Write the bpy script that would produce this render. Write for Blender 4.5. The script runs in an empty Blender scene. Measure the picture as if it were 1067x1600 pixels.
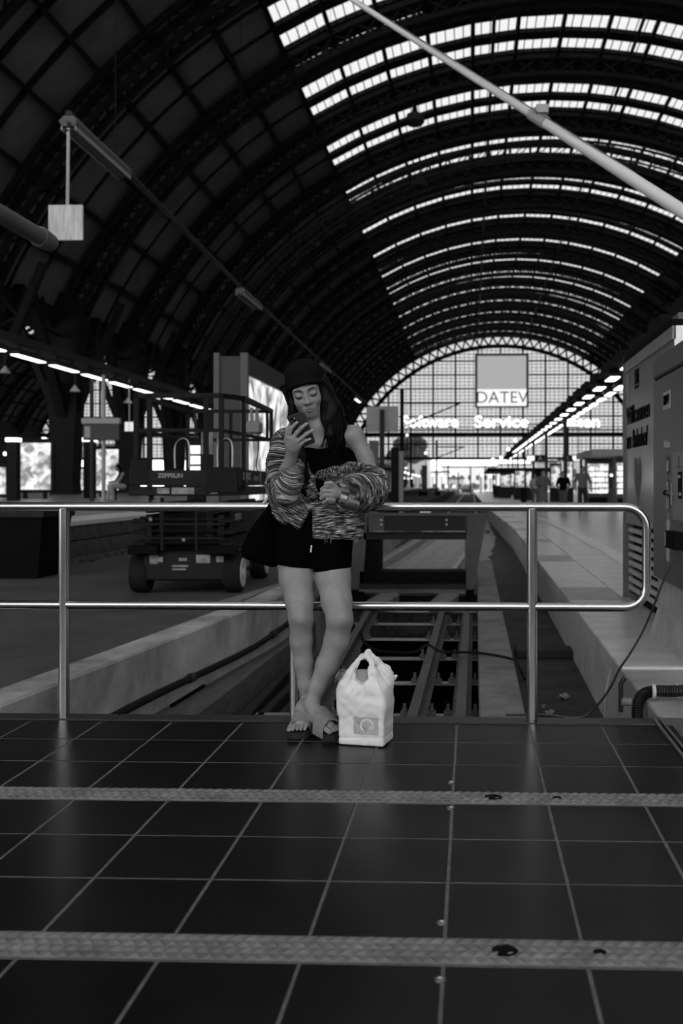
import bpy, bmesh, math, random
import numpy as np
from mathutils import Vector, Matrix, noise
from mathutils.bvhtree import BVHTree

R = math.radians
rng = random.Random(7)
SC = bpy.context.scene
COL = SC.collection

# ------------------------------------------------------------------ camera
CAM_H = 1.09          # eye height above the concourse floor
FPX = 1555.0          # 35 mm lens on a 36 mm high frame of 1600 px
YAW = R(2.0)
CX, CY = 735.0 - FPX * math.tan(YAW), 757.0      # principal point in the 1067x1600 frame
cam_d = bpy.data.cameras.new('camera')
cam = bpy.data.objects.new('camera', cam_d)
COL.objects.link(cam)
cam.location = (0, 0, CAM_H)
cam.rotation_euler = (math.pi / 2, 0, YAW)
cam_d.sensor_fit = 'VERTICAL'
cam_d.sensor_height = 36.0
cam_d.lens = FPX / 1600 * 36.0
cam_d.shift_x = -(CX - 533.5) / 1600
cam_d.shift_y = (CY - 800.0) / 1600
cam_d.clip_end = 2000
cam_d.dof.use_dof = True
cam_d.dof.focus_distance = 4.32
cam_d.dof.aperture_fstop = 3.2
SC.camera = cam

# ------------------------------------------------------------------ overcast sky
world = bpy.data.worlds.new('overcast_sky')
SC.world = world
world.use_nodes = True
wbg = world.node_tree.nodes['Background']
wbg.inputs[0].default_value = (1, 1, 1, 1)
wbg.inputs[1].default_value = 1.9
world.cycles.sampling_method = 'MANUAL'
world.cycles.sample_map_resolution = 64

SC.view_settings.view_transform = 'Standard'
SC.view_settings.look = 'None'
SC.view_settings.gamma = 1.0
SC.view_settings.exposure = 0.6
SC.view_settings.use_curve_mapping = False
SC.cycles.max_bounces = 7
SC.cycles.diffuse_bounces = 3
SC.cycles.glossy_bounces = 4
SC.cycles.transparent_max_bounces = 16
SC.cycles.sample_clamp_indirect = 3.0
SC.cycles.caustics_reflective = False
SC.cycles.caustics_refractive = False
SC.cycles.use_denoising = True


def at(px, py, Y):
    """world point at hall depth Y that the photograph shows at (px, py)"""
    u = (px - CX) / FPX
    X = Y * math.tan(math.atan(u) - YAW)
    dep = -X * math.sin(YAW) + Y * math.cos(YAW)
    return Vector((X, Y, CAM_H - (py - CY) * dep / FPX))


# ------------------------------------------------------------------ materials (a black and white picture: greys only)
MATS = {}


def g4(v):
    return (v, v, v, 1)


def mat(name, base=0.2, rough=0.6, metal=0.0, var=0.0, scale=6.0, bump=0.0, bscale=40.0, spec=0.5,
        emit=0.0, stretch=(1, 1, 1), detail=4.0):
    m = bpy.data.materials.new(name)
    m.use_nodes = True
    nt = m.node_tree
    b = nt.nodes['Principled BSDF']
    b.inputs['Base Color'].default_value = g4(base)
    b.inputs['Roughness'].default_value = rough
    b.inputs['Metallic'].default_value = metal
    b.inputs['Specular IOR Level'].default_value = spec
    if emit:
        b.inputs['Emission Color'].default_value = (1, 1, 1, 1)
        b.inputs['Emission Strength'].default_value = emit
    tc = None
    if var or bump:
        tc = nt.nodes.new('ShaderNodeTexCoord')
        mp = nt.nodes.new('ShaderNodeMapping')
        mp.inputs['Scale'].default_value = stretch
        nt.links.new(tc.outputs['Object'], mp.inputs[0])
    if var:
        n = nt.nodes.new('ShaderNodeTexNoise')
        n.inputs['Scale'].default_value = scale
        n.inputs['Detail'].default_value = detail
        n.inputs['Roughness'].default_value = 0.65
        nt.links.new(mp.outputs[0], n.inputs['Vector'])
        r = nt.nodes.new('ShaderNodeMapRange')
        r.inputs['From Min'].default_value = 0.3
        r.inputs['From Max'].default_value = 0.7
        r.inputs['To Min'].default_value = base * (1 - var)
        r.inputs['To Max'].default_value = base * (1 + var)
        nt.links.new(n.outputs['Fac'], r.inputs['Value'])
        nt.links.new(r.outputs[0], b.inputs['Base Color'])
    if bump:
        n2 = nt.nodes.new('ShaderNodeTexNoise')
        n2.inputs['Scale'].default_value = bscale
        n2.inputs['Detail'].default_value = 5
        nt.links.new(mp.outputs[0], n2.inputs['Vector'])
        bp = nt.nodes.new('ShaderNodeBump')
        bp.inputs['Strength'].default_value = bump
        bp.inputs['Distance'].default_value = 0.01
        nt.links.new(n2.outputs['Fac'], bp.inputs['Height'])
        nt.links.new(bp.outputs[0], b.inputs['Normal'])
    MATS[name] = m
    return m


def glass_mat(name, tint, trans=0.0, spec=0.25):
    """old wired glass: lets daylight through, a share of it scattered"""
    m = bpy.data.materials.new(name)
    m.use_nodes = True
    nt = m.node_tree
    nt.nodes.remove(nt.nodes['Principled BSDF'])
    out = nt.nodes['Material Output']
    t = nt.nodes.new('ShaderNodeBsdfTransparent')
    t.inputs[0].default_value = g4(tint)
    gl = nt.nodes.new('ShaderNodeBsdfGlossy')
    gl.inputs['Roughness'].default_value = 0.15
    gl.inputs['Color'].default_value = g4(0.5)
    mx = nt.nodes.new('ShaderNodeMixShader')
    mx.inputs[0].default_value = 0.06
    nt.links.new(t.outputs[0], mx.inputs[1])
    nt.links.new(gl.outputs[0], mx.inputs[2])
    nt.links.new(mx.outputs[0], out.inputs[0])
    MATS[name] = m
    return m


def emit_mat(name, strength, var=0.0, scale=3.0, base=0.8):
    m = mat(name, base, 0.4)
    b = m.node_tree.nodes['Principled BSDF']
    b.inputs['Emission Color'].default_value = (1, 1, 1, 1)
    b.inputs['Emission Strength'].default_value = strength
    return m


# ------------------------------------------------------------------ mesh builder
class MB:
    def __init__(s):
        s.v = []
        s.f = []

    def add(s, verts, faces):
        o = len(s.v)
        s.v.extend([tuple(p) for p in verts])
        s.f.extend([tuple(i + o for i in f) for f in faces])
        return s

    def box(s, x0, x1, y0, y1, z0, z1):
        return s.add([(x0, y0, z0), (x1, y0, z0), (x1, y1, z0), (x0, y1, z0), (x0, y0, z1), (x1, y0, z1), (x1, y1, z1), (x0, y1, z1)],
                     [(3, 2, 1, 0), (4, 5, 6, 7), (0, 1, 5, 4), (1, 2, 6, 5), (2, 3, 7, 6), (3, 0, 4, 7)])

    def bevbox(s, x0, x1, y0, y1, z0, z1, b=0.01):
        """box with its upper and lower rims chamfered"""
        rings = []
        for z, i in ((z0, b), (z0 + b, 0), (z1 - b, 0), (z1, b)):
            rings.append([(x0 + i, y0 + i, z), (x1 - i, y0 + i, z), (x1 - i, y1 - i, z), (x0 + i, y1 - i, z)])
        return s.loft(rings)

    def loft(s, rings, cap0=True, cap1=True, closed=True):
        n = len(rings[0])
        vs = [p for r in rings for p in r]
        fs = []
        for k in range(len(rings) - 1):
            for i in range(n if closed else n - 1):
                j = (i + 1) % n
                fs.append((k * n + i, k * n + j, (k + 1) * n + j, (k + 1) * n + i))
        if cap0:
            fs.append(tuple(range(n - 1, -1, -1)))
        if cap1:
            fs.append(tuple((len(rings) - 1) * n + i for i in range(n)))
        return s.add(vs, fs)

    def bar(s, a, b, w, h=None, up=(0, 0, 1)):
        """rectangular bar from a to b, w across, h along 'up'"""
        h = h or w
        a, b = Vector(a), Vector(b)
        d = (b - a).normalized()
        u = Vector(up)
        x = d.cross(u)
        if x.length < 1e-4:
            x = d.cross(Vector((1, 0, 0)))
        x.normalize()
        y = x.cross(d)
        x *= w / 2
        y *= h / 2
        return s.loft([[p - x - y, p + x - y, p + x + y, p - x + y] for p in (a, b)])

    def tube(s, pts, r, n=10, cap=True):
        pts = [Vector(p) for p in pts]
        rr = r if isinstance(r, (list, tuple)) else [r] * len(pts)
        rings = []
        px = None
        for i, p in enumerate(pts):
            d = (pts[min(i + 1, len(pts) - 1)] - pts[max(i - 1, 0)]).normalized()
            if px is None:
                ref = Vector((0, 0, 1)) if abs(d.z) < 0.9 else Vector((1, 0, 0))
                px = d.cross(ref).normalized()
            else:
                px = (px - d * px.dot(d)).normalized()
            py = d.cross(px)
            rings.append([p + (px * math.cos(t) + py * math.sin(t)) * rr[i] for t in (2 * math.pi * k / n for k in range(n))])
        return s.loft(rings, cap, cap)

    def lathe(s, c, prof, n=20, axis='z'):
        c = Vector(c)
        rings = []
        for r, h in prof:
            ring = []
            for k in range(n):
                t = 2 * math.pi * k / n
                a, b = r * math.cos(t), r * math.sin(t)
                q = {'z': (a, b, h), 'y': (a, h, -b), 'x': (h, a, b)}[axis]
                ring.append(c + Vector(q))
            rings.append(ring)
        return s.loft(rings)

    def prism(s, poly, d):
        """extrude a 3D polygon by vector d"""
        d = Vector(d)
        return s.loft([[Vector(p) for p in poly], [Vector(p) + d for p in poly]])

    def parts(s, name, m=None, parent=None, smooth=False):
        """every connected piece becomes an object of its own"""
        par = list(range(len(s.v)))

        def find(i):
            while par[i] != i:
                par[i] = par[par[i]]
                i = par[i]
            return i
        for f in s.f:
            for i in f[1:]:
                par[find(i)] = find(f[0])
        grp = {}
        for f in s.f:
            grp.setdefault(find(f[0]), []).append(f)
        res = []
        for fs in grp.values():
            used = sorted({i for f in fs for i in f})
            ix = {i: k for k, i in enumerate(used)}
            q = MB()
            q.add([s.v[i] for i in used], [tuple(ix[i] for i in f) for f in fs])
            res.append(q.build(name, m, parent, smooth))
        return res

    def build(s, name, m=None, parent=None, smooth=False, loc=None):
        me = bpy.data.meshes.new(name)
        me.from_pydata(s.v, [], s.f)
        bm = bmesh.new()
        bm.from_mesh(me)
        bmesh.ops.recalc_face_normals(bm, faces=bm.faces)
        bm.to_mesh(me)
        bm.free()
        o = link(name, me, m, parent)
        if smooth:
            shade(me)
        if loc is not None:
            o.location = loc
        return o


def shade(me, ang=40):
    me.polygons.foreach_set('use_smooth', [True] * len(me.polygons))
    try:
        me.set_sharp_from_angle(angle=R(ang))
    except Exception:
        pass


def link(name, me, m=None, parent=None):
    o = bpy.data.objects.new(name, me)
    COL.objects.link(o)
    if m is not None and not me.materials:
        me.materials.append(MATS[m] if isinstance(m, str) else m)
    if parent is not None:
        o.parent = parent
    return o


def tag(o, label=None, cat=None, group=None, kind=None):
    if label:
        o['label'] = label
    if cat:
        o['category'] = cat
    if group:
        o['group'] = group
    if kind:
        o['kind'] = kind
    return o


def empty(name, loc, label, cat, group=None, rz=0.0):
    o = bpy.data.objects.new(name, None)
    o.empty_display_size = 0.1
    COL.objects.link(o)
    o.location = loc
    o.rotation_euler = (0, 0, rz)
    return tag(o, label, cat, group)


ORD = ['first', 'second', 'third', 'fourth', 'fifth', 'sixth', 'seventh', 'eighth', 'ninth', 'tenth', 'eleventh', 'twelfth', 'thirteenth',
       'fourteenth', 'fifteenth', 'sixteenth', 'seventeenth', 'eighteenth', 'nineteenth', 'twentieth']


def struct(o, label=None):
    return tag(o, label, kind='structure')


def copy_tree(o, parent=None, loc=None, rz=None):
    c = o.copy()
    COL.objects.link(c)
    c.parent = parent
    if loc is not None:
        c.location = loc
    if rz is not None:
        c.rotation_euler = (0, 0, rz)
    for ch in o.children:
        copy_tree(ch, c)
    return c


def text(name, s, size, m, parent, M, depth=0.004, bold=0.0, align='CENTER'):
    """lettering as a mesh; M places it (x along the line, y up, z out of the face)"""
    cu = bpy.data.curves.new(name, 'FONT')
    cu.body = s
    cu.size = size
    cu.extrude = depth
    cu.offset = bold
    cu.align_x = align
    cu.align_y = 'CENTER'
    cu.resolution_u = 3
    tmp = bpy.data.objects.new('tmp', cu)
    COL.objects.link(tmp)
    dg = bpy.context.evaluated_depsgraph_get()
    me = bpy.data.meshes.new_from_object(tmp.evaluated_get(dg))
    bpy.data.objects.remove(tmp)
    bpy.data.curves.remove(cu)
    me.transform(M)
    me.materials.clear()
    return link(name, me, m, parent)


def frame(o, x, y, z=None):
    x = Vector(x).normalized()
    y = Vector(y).normalized()
    z = x.cross(y)
    return Matrix(((x.x, y.x, z.x, o[0]), (x.y, y.y, z.y, o[1]), (x.z, y.z, z.z, o[2]), (0, 0, 0, 1)))


# all the greys of the place
mat('iron', 0.010, 0.7, var=0.4, scale=2, spec=0.15)
mat('iron_light', 0.028, 0.6, var=0.3, scale=2, spec=0.2)
mat('roof_board', 0.16, 0.85, var=0.2, scale=0.6, spec=0.1)
mat('tile', 0.006, 0.28, var=0.5, scale=2.5, spec=0.17)
mat('grout', 0.11, 0.9, var=0.3, scale=20)
mat('edge_stone', 0.03, 0.4, var=0.3, scale=8, spec=0.4)
mat('tactile', 0.17, 0.65, var=0.35, scale=9, spec=0.3)
mat('steel', 0.62, 0.24, metal=1.0, var=0.06, scale=3)
mat('steel_dull', 0.4, 0.4, metal=1.0, var=0.2, scale=5)
mat('concrete', 0.19, 0.85, var=0.35, scale=3.5, bump=0.3, bscale=30)
mat('concrete_wall', 0.34, 0.85, var=0.55, scale=1.8, bump=0.4, bscale=25, stretch=(1, 1, 0.8))
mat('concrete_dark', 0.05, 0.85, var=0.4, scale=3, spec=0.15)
mat('slab_stone', 0.50, 0.28, var=0.25, scale=3, spec=0.5)
mat('slab_dark', 0.33, 0.4, var=0.3, scale=3, spec=0.5)
mat('white_line', 0.75, 0.4, var=0.15, scale=6)
mat('asphalt', 0.062, 0.85, var=0.35, scale=1.5, bump=0.5, bscale=90)
mat('ballast', 0.05, 0.9, var=0.7, scale=14, bump=0.8, bscale=30)
mat('sleeper', 0.42, 0.85, var=0.5, scale=5, stretch=(1, 8, 8))
mat('rail_bright', 0.45, 0.4, metal=0.7, var=0.2, scale=6)
mat('rail_top', 0.13, 0.5, metal=0.6, var=0.3, scale=6)
mat('tie_steel', 0.09, 0.6, var=0.4, scale=6)
mat('beam_wood', 0.085, 0.75, var=0.35, scale=3, stretch=(6, 1, 6))
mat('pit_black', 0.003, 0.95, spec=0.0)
mat('buffer_paint', 0.02, 0.65, var=0.25, scale=4, spec=0.2)
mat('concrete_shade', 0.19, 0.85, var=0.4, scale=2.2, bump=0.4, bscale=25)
mat('landing', 0.10, 0.5, var=0.3, scale=3)
mat('block_stone', 0.10, 0.85, var=0.35, scale=5, bump=0.4, bscale=40, spec=0.15)
mat('buffer_light', 0.06, 0.65, var=0.3, scale=4)
mat('pale_plate', 0.55, 0.6)
mat('white_paint', 0.75, 0.5)
mat('plate_paint', 0.60, 0.5, var=0.35, scale=3, stretch=(14, 14, 1))
mat('black', 0.003, 0.7, spec=0.1)
mat('rubber', 0.012, 0.8, var=0.3, scale=6, spec=0.15)
mat('lift_paint', 0.014, 0.6, var=0.25, scale=4, spec=0.18)
mat('lift_frame', 0.008, 0.55, var=0.3, scale=4, spec=0.15)
mat('sticker', 0.24, 0.6, var=0.5, scale=14)
mat('lift_letter', 0.28, 0.5)
mat('board_grey', 0.13, 0.7, var=0.08, scale=3)
mat('board_dark', 0.055, 0.7, var=0.08, scale=3)
mat('sign_grey', 0.35, 0.6, var=0.08, scale=4)
mat('pole_grey', 0.40, 0.55, var=0.15, scale=3)
mat('machine', 0.12, 0.45, var=0.12, scale=3)
mat('machine_light', 0.24, 0.55, var=0.15, scale=3)
mat('plaster', 0.36, 0.85, var=0.22, scale=5, bump=0.2, bscale=40)
mat('panel_gloss', 0.50, 0.15, metal=0.4, var=0.06, scale=3)
mat('letter_black', 0.004, 0.8, spec=0.05)
mat('letter_pale', 0.45, 0.6)
mat('logo_dark', 0.05, 0.5)
mat('hose', 0.006, 0.45)
mat('trash', 0.2, 0.8)
glass_mat('roof_glass', 0.60)
glass_mat('screen_glass', 0.53)
glass_mat('front_glass', 0.93)
emit_mat('lamp_tube', 1.6)
emit_mat('lamp_small', 1.5)
emit_mat('letters_lit', 1.3)
emit_mat('sign_white', .62)
emit_mat('sign_grey_lit', 0.26, base=0.3)
# ================================================================== the hall: vault, ribs, skylights
HX, HZC, HR = 5.4, -2.5, 30.5            # axis of the vault, centre height, radius
BAY, RIB0 = 9.75, 62.0                   # rib spacing, one rib position
YEND = 180.0
A_SKY, A_END = 30.0, 65.0


def arc(a, r=HR, y=0.0, x0=0.0):
    return Vector((x0 + r * math.sin(R(a)), y, HZC + r * math.cos(R(a))))


def patch(a0, a1, y0, y1, r, th, n=2, mb=None):
    """curved slab of the vault between two angles"""
    mb = mb or MB()
    rings = []
    for k in range(n + 1):
        a = a0 + (a1 - a0) * k / n
        rings.append([arc(a, r, y0), arc(a, r, y1), arc(a, r + th, y1), arc(a, r + th, y0)])
    return mb.loft(rings)


def curved_bar(mb, a0, a1, y, w, r, h, step=2.5):
    n = max(1, int(round((a1 - a0) / step)))
    patch(a0, a1, y - w / 2, y + w / 2, r, h, n, mb)


rib_ys = [RIB0 + BAY * k for k in range(-7, 13) if RIB0 + BAY * k < YEND - 2]
# one rib: a box of two lattice planes
mb, lat = MB(), MB()
for yy in (0.0, 1.0):
    curved_bar(mb, -A_END, A_END, yy, 0.26, 30.05, 0.28)
    curved_bar(mb, -A_END, A_END, yy, 0.26, 29.0, 0.26)
    a = -A_END
    while a < A_END - 0.1:
        lat.bar(arc(a, 29.15, yy), arc(a + 2.5, 30.1, yy), 0.09, 0.07, (0, 1, 0))
        lat.bar(arc(a + 2.5, 29.15, yy), arc(a, 30.1, yy), 0.09, 0.07, (0, 1, 0))
        a += 2.5
a = -A_END
while a < A_END + 0.1:
    lat.bar(arc(a, 29.05, 0), arc(a, 29.05, 1.0), 0.1, 0.1)
    lat.bar(arc(a, 29.05, 0), arc(a + 2.5, 29.05, 1.0), 0.07, 0.07)
    lat.bar(arc(a + 2.5, 29.05, 0), arc(a, 29.05, 1.0), 0.07, 0.07)
    a += 5.0
rib0 = None
for hall, hx in enumerate((HX, HX - 57.0)):
    for k, y in enumerate(rib_ys):
        if hall == 1 and y < 35:
            continue
        if rib0 is None:
            rib0 = mb.build('roof_rib', 'iron')
            lt = lat.build('lattice', 'iron', rib0)
            rib0.location = (hx, y, 0)
            c = rib0
        else:
            c = copy_tree(rib0, None, (hx, y, 0))
        struct(c, 'dark iron lattice arch rib under the train shed roof')

# opaque vault flanks (boarding), as one shell per flank, panels proud of it below
STRIPS = [(1.15, 4.25), (4.45, 6.85), (7.05, 9.60)]         # within a bay, measured from the rib
GLASS = [(1.50, 2.55), (4.85, 6.85), (7.85, 9.65)]
for hall, hx in enumerate((HX, HX - 57.0)):
    sh = MB()
    for s in (-1, 1):
        a0, a1 = sorted((s * A_SKY, s * 63.0))
        patch(a0, a1, -14.0, YEND, 30.62, 0.12, 12, sh)
    c = struct(sh.build('ceiling', 'roof_board', loc=(hx, 0, 0)), 'dark boarded flanks of the vaulted train shed roof')
    if hall == 0:
        ceil0 = c
    # dark bands across the skylight
    bd = MB()
    for y in [RIB0 + BAY * k for k in range(-8, 13)]:
        if y > YEND - 2 or (hall == 1 and y < 35):
            continue
        e = 1.15
        last = -0.15
        for g0, g1 in GLASS + [(BAY, BAY)]:
            if y + last < YEND:
                patch(-A_SKY, A_SKY, max(y + last, -14), min(y + g0, YEND), 30.45, 0.25, 12, bd) if y + g0 > -13.9 else None
            last = g1
    struct(bd.build('skylight_curb', 'iron', c), 'dark bands between the skylight strips')
    # purlins along the hall and light glazing bars
    pur = MB()
    for i in range(-12, 13):
        a = i * 5.0
        p0, p1 = arc(a, 30.35, -14.0), arc(a, 30.35, YEND)
        pur.bar(p0, p1, 0.2, 0.45, (math.sin(R(a)), 0, math.cos(R(a))))
    struct(pur.build('purlin', 'iron', c))
    gb = MB()
    for i in range(-30, 31):
        if i % 5 == 0:
            continue
        p0, p1 = arc(i, 30.5, -14.0), arc(i, 30.5, YEND)
        gb.bar(p0, p1, 0.042, 0.12, (math.sin(R(i)), 0, math.cos(R(i))))
    struct(gb.build('glazing_bar', 'iron', c))
    tb = MB()
    for y in [RIB0 + BAY * k for k in range(-8, 12)]:
        for s in (-1, 1):
            a0, a1 = sorted((s * A_SKY, s * A_END))
            for q in (4.35, 6.95):
                curved_bar(tb, a0, a1, y + q, 0.18, 30.4, 0.24)
    struct(tb.build('roof_batten', 'iron', c))
    # skylight panes: each pane of the first bays an object, the rest joined
    rest = MB()
    capb = MB()
    proto = {}
    npane = 0
    for kb in range(-8, 13):
        y = RIB0 + BAY * kb
        for gi, (g0, g1) in enumerate(GLASS):
            if y + g1 > YEND or y < -14:
                continue
            for ci in range(-6, 6):
                if gi == 0 and -3 <= ci <= 2:
                    if not (hall == 1 and y < 35):
                        patch(ci * 5.0, ci * 5.0 + 5.0, y + g0 - .05, y + g1 + .05, 30.45, .25, 3, capb)
                    continue
                if hall == 0 and -1 <= kb <= 8:
                    key = (gi, ci)
                    if key not in proto:
                        m_ = patch(ci * 5.0 + .2, ci * 5.0 + 4.8, g0 - .05, g1 + .05, 30.56, 0.012, 3)
                        o = m_.build('skylight_pane', 'roof_glass', c)
                        proto[key] = o
                    else:
                        o = proto[key].copy()
                        COL.objects.link(o)
                    o.location = (0, y, 0)
                    npane += 1
                else:
                    if hall == 1 and y < 35:
                        continue
                    patch(ci * 5.0 + .2, ci * 5.0 + 4.8, y + g0 - .05, y + g1 + .05, 30.56, 0.012, 3, rest)
    tag(rest.build('skylight_glass', 'roof_glass', c), kind='stuff')
    struct(capb.build('crown_board', 'iron', c))
# boarded panels of the near left flank, one by one
proto = {}
for kb in range(-2, 9):
    y = RIB0 + BAY * kb
    for gi, (g0, g1) in enumerate(STRIPS):
        for ci in range(-13, -6):
            key = (gi, ci)
            if key not in proto:
                proto[key] = patch(ci * 5.0 + .35, ci * 5.0 + 4.65, g0, g1, 30.5, 0.1, 2).build('roof_panel', 'roof_board', ceil0)
                o = proto[key]
            else:
                o = proto[key].copy()
                COL.objects.link(o)
            o.location = (0, y, 0)

# two walkway tubes under the crown
for s, t in ((-1, 'west'), (1, 'east')):
    m_ = MB().tube([(HX + s * 4.1, 30, 26.6), (HX + s * 4.1, YEND - 1, 26.6)], 0.11, 8)
    for y in rib_ys:
        if y > 30:
            m_.bar((HX + s * 4.1, y + .5, 26.6), (HX + s * 4.1, y + .5, arc(8, 29.05).z), 0.06)
    struct(m_.build('trim_1' if s < 0 else 'trim_2', 'iron_light'), 'long tube running under the crown of the roof')

# movable maintenance gantry: a ladder truss bent along the vault
mg = MB()
gy = 67.0
for yy in (0, 0.9):
    curved_bar(mg, -66, 66, yy, 0.10, 26.6, 0.16)
    curved_bar(mg, -66, 66, yy, 0.10, 25.7, 0.12)
rg = MB()
a = -66
while a <= 66:
    for yy in (0, 0.9):
        rg.bar(arc(a, 25.75, yy), arc(a, 26.7, yy), 0.09, 0.09)
    rg.bar(arc(a, 25.75, 0), arc(a, 25.75, .9), 0.07, 0.07)
    if a < 60:
        for yy in (0, .9):
            rg.bar(arc(a, 25.75, yy), arc(a + 3, 26.65, yy), 0.05, 0.05)
    a += 3
hg = MB()
for a in (-60, -40, -20, 0, 20, 40, 60):
    hg.bar(arc(a, 26.7, .45), arc(a, 29.05, .45), 0.08)
go = empty('maintenance_gantry', (HX, gy, 0), 'curved ladder-like maintenance gantry hanging under the vault', 'gantry')
mg.build('chord', 'iron_light', go)
rg.parts('rung', 'iron_light', go)
hg.parts('hanger', 'iron', go)

# pendant lamps under the roof
lamp_spots = [(648, 188, 62.5), (656, 290, 72.0)]
for i, (px, py, Y) in enumerate(lamp_spots):
    p = at(px, py, Y)
    o = empty('pendant_lamp', p, ('round dark pendant lamp high under the skylights, nearer one', 'round dark pendant lamp high under the skylights, farther one')[i], 'lamp', 'pendant lamps under the roof')
    MB().lathe((0, 0, 0), [(0.02, 1.0), (0.12, .95), (0.2, .5), (0.5, .35), (0.62, -.1), (0.45, -.3), (0.05, -.42)], 14).build('lamp_body', 'iron_light', o, True)
    zz = HZC + math.sqrt(29.0 ** 2 - (p.x - HX) ** 2) - p.z
    MB().tube([(0, 0, .9), (0, 0, zz)], 0.05, 6).build('stem', 'iron', o)

# columns between the two halls, branching at the head
for k, y in enumerate(rib_ys):
    if y < 40 or y > 175:
        continue
    for hx, sgn in ((HX, 1),):
        x = -21.7
        m_ = MB()
        # pier: narrow foot, wider head
        m_.loft([[(x - .62, y - .1, .55), (x + .62, y - .1, .55), (x + .62, y + 1.1, .55), (x - .62, y + 1.1, .55)],
                 [(x - .55, y - .1, 1.2), (x + .55, y - .1, 1.2), (x + .55, y + 1.1, 1.2), (x - .55, y + 1.1, 1.2)],
                 [(x - .85, y - .1, 7.0), (x + .85, y - .1, 7.0), (x + .85, y + 1.1, 7.0), (x - .85, y + 1.1, 7.0)],
                 [(x - 1.0, y - .1, 11.0), (x + 1.0, y - .1, 11.0), (x + 1.0, y + 1.1, 11.0), (x - 1.0, y + 1.1, 11.0)]])
        c = struct(m_.build('column', 'iron'), 'dark iron column between the two train halls')
        st = MB()
        for dy in (-1, 1):
            st.bar((x, y + .5, 4.2), (x, y + .5 + dy * 4.4, 10.6), 0.5, 0.5)
            for j in range(3):
                t0 = j / 3
                st.bar((x, y + .5 + dy * 4.4 * (.35 + .2 * j), 4.2 + 6.4 * (.35 + .2 * j)), (x, y + .5, 6.4 + 6.4 * (.2 * j)), .16, .16)
        for dx in (-1, 1):
            st.bar((x + dx * .6, y + .5, 5.0), (x + dx * 3.0, y + .5, 10.8), .34, .34)
            st.bar((x + dx * .9, y + .5, 8.0), (x + dx * 2.2, y + .5, 8.6), .12, .12)
            st.bar((x + dx * .9, y + .5, 9.6), (x + dx * 2.0, y + .5, 8.3), .12, .12)
        st.parts('strut', 'iron', c)
# valley girder over the columns
vg = MB()
for z in (9.0, 12.0):
    vg.box(-24.4, -21.6, -14, YEND, z + .8, z + 1.2)
y = -14
while y < YEND - 2:
    vg.bar((-22.1, y, 9.4), (-22.1, y + 2.4, 12.1), .14, .14)
    vg.bar((-22.1, y + 2.4, 9.4), (-22.1, y, 12.1), .14, .14)
    y += 2.4375
vg.box(-23.2, -22.9, -14, YEND, 9.9, 14.0)
struct(vg.build('valley_girder', 'iron'), 'dark lattice girder along the valley between the two roofs')

# closed flanks out of view, added to keep daylight from leaking in
struct(MB().box(32.4, 32.9, -14, YEND, -.6, 12.2).build('wall_right', 'concrete_dark'), 'unseen dark side wall on the right, added against light leaks')
struct(MB().box(-79.1, -78.6, -14, YEND, -.6, 12.2).build('wall_left', 'concrete_dark'), 'unseen dark far wall of the left hall, added against light leaks')

# street front of the hall, behind the camera: unseen wall, its window openings sized for front light
wb = MB()
wb.box(-24, 34.9, -14.6, -14.0, -.6, 3.2).box(-24, 34.9, -14.6, -14.0, 23.0, 29.5)
for i in range(8):
    x = HX - 28 + i * 8
    wb.box(x - .5, x + .5, -14.6, -14.0, 3.2, 23.0)
struct(wb.build('wall_back', 'concrete_dark'), 'unseen street front behind the camera with openings sized for front light')
for i in range(7):
    x = HX - 28 + i * 8
    struct(MB().box(x + .5, x + 7.5, -14.32, -14.30, 3.2, 23.0).build('window_%d' % (i + 3), 'front_glass'), 'tall unseen window of the street front, sized for front light')

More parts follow.
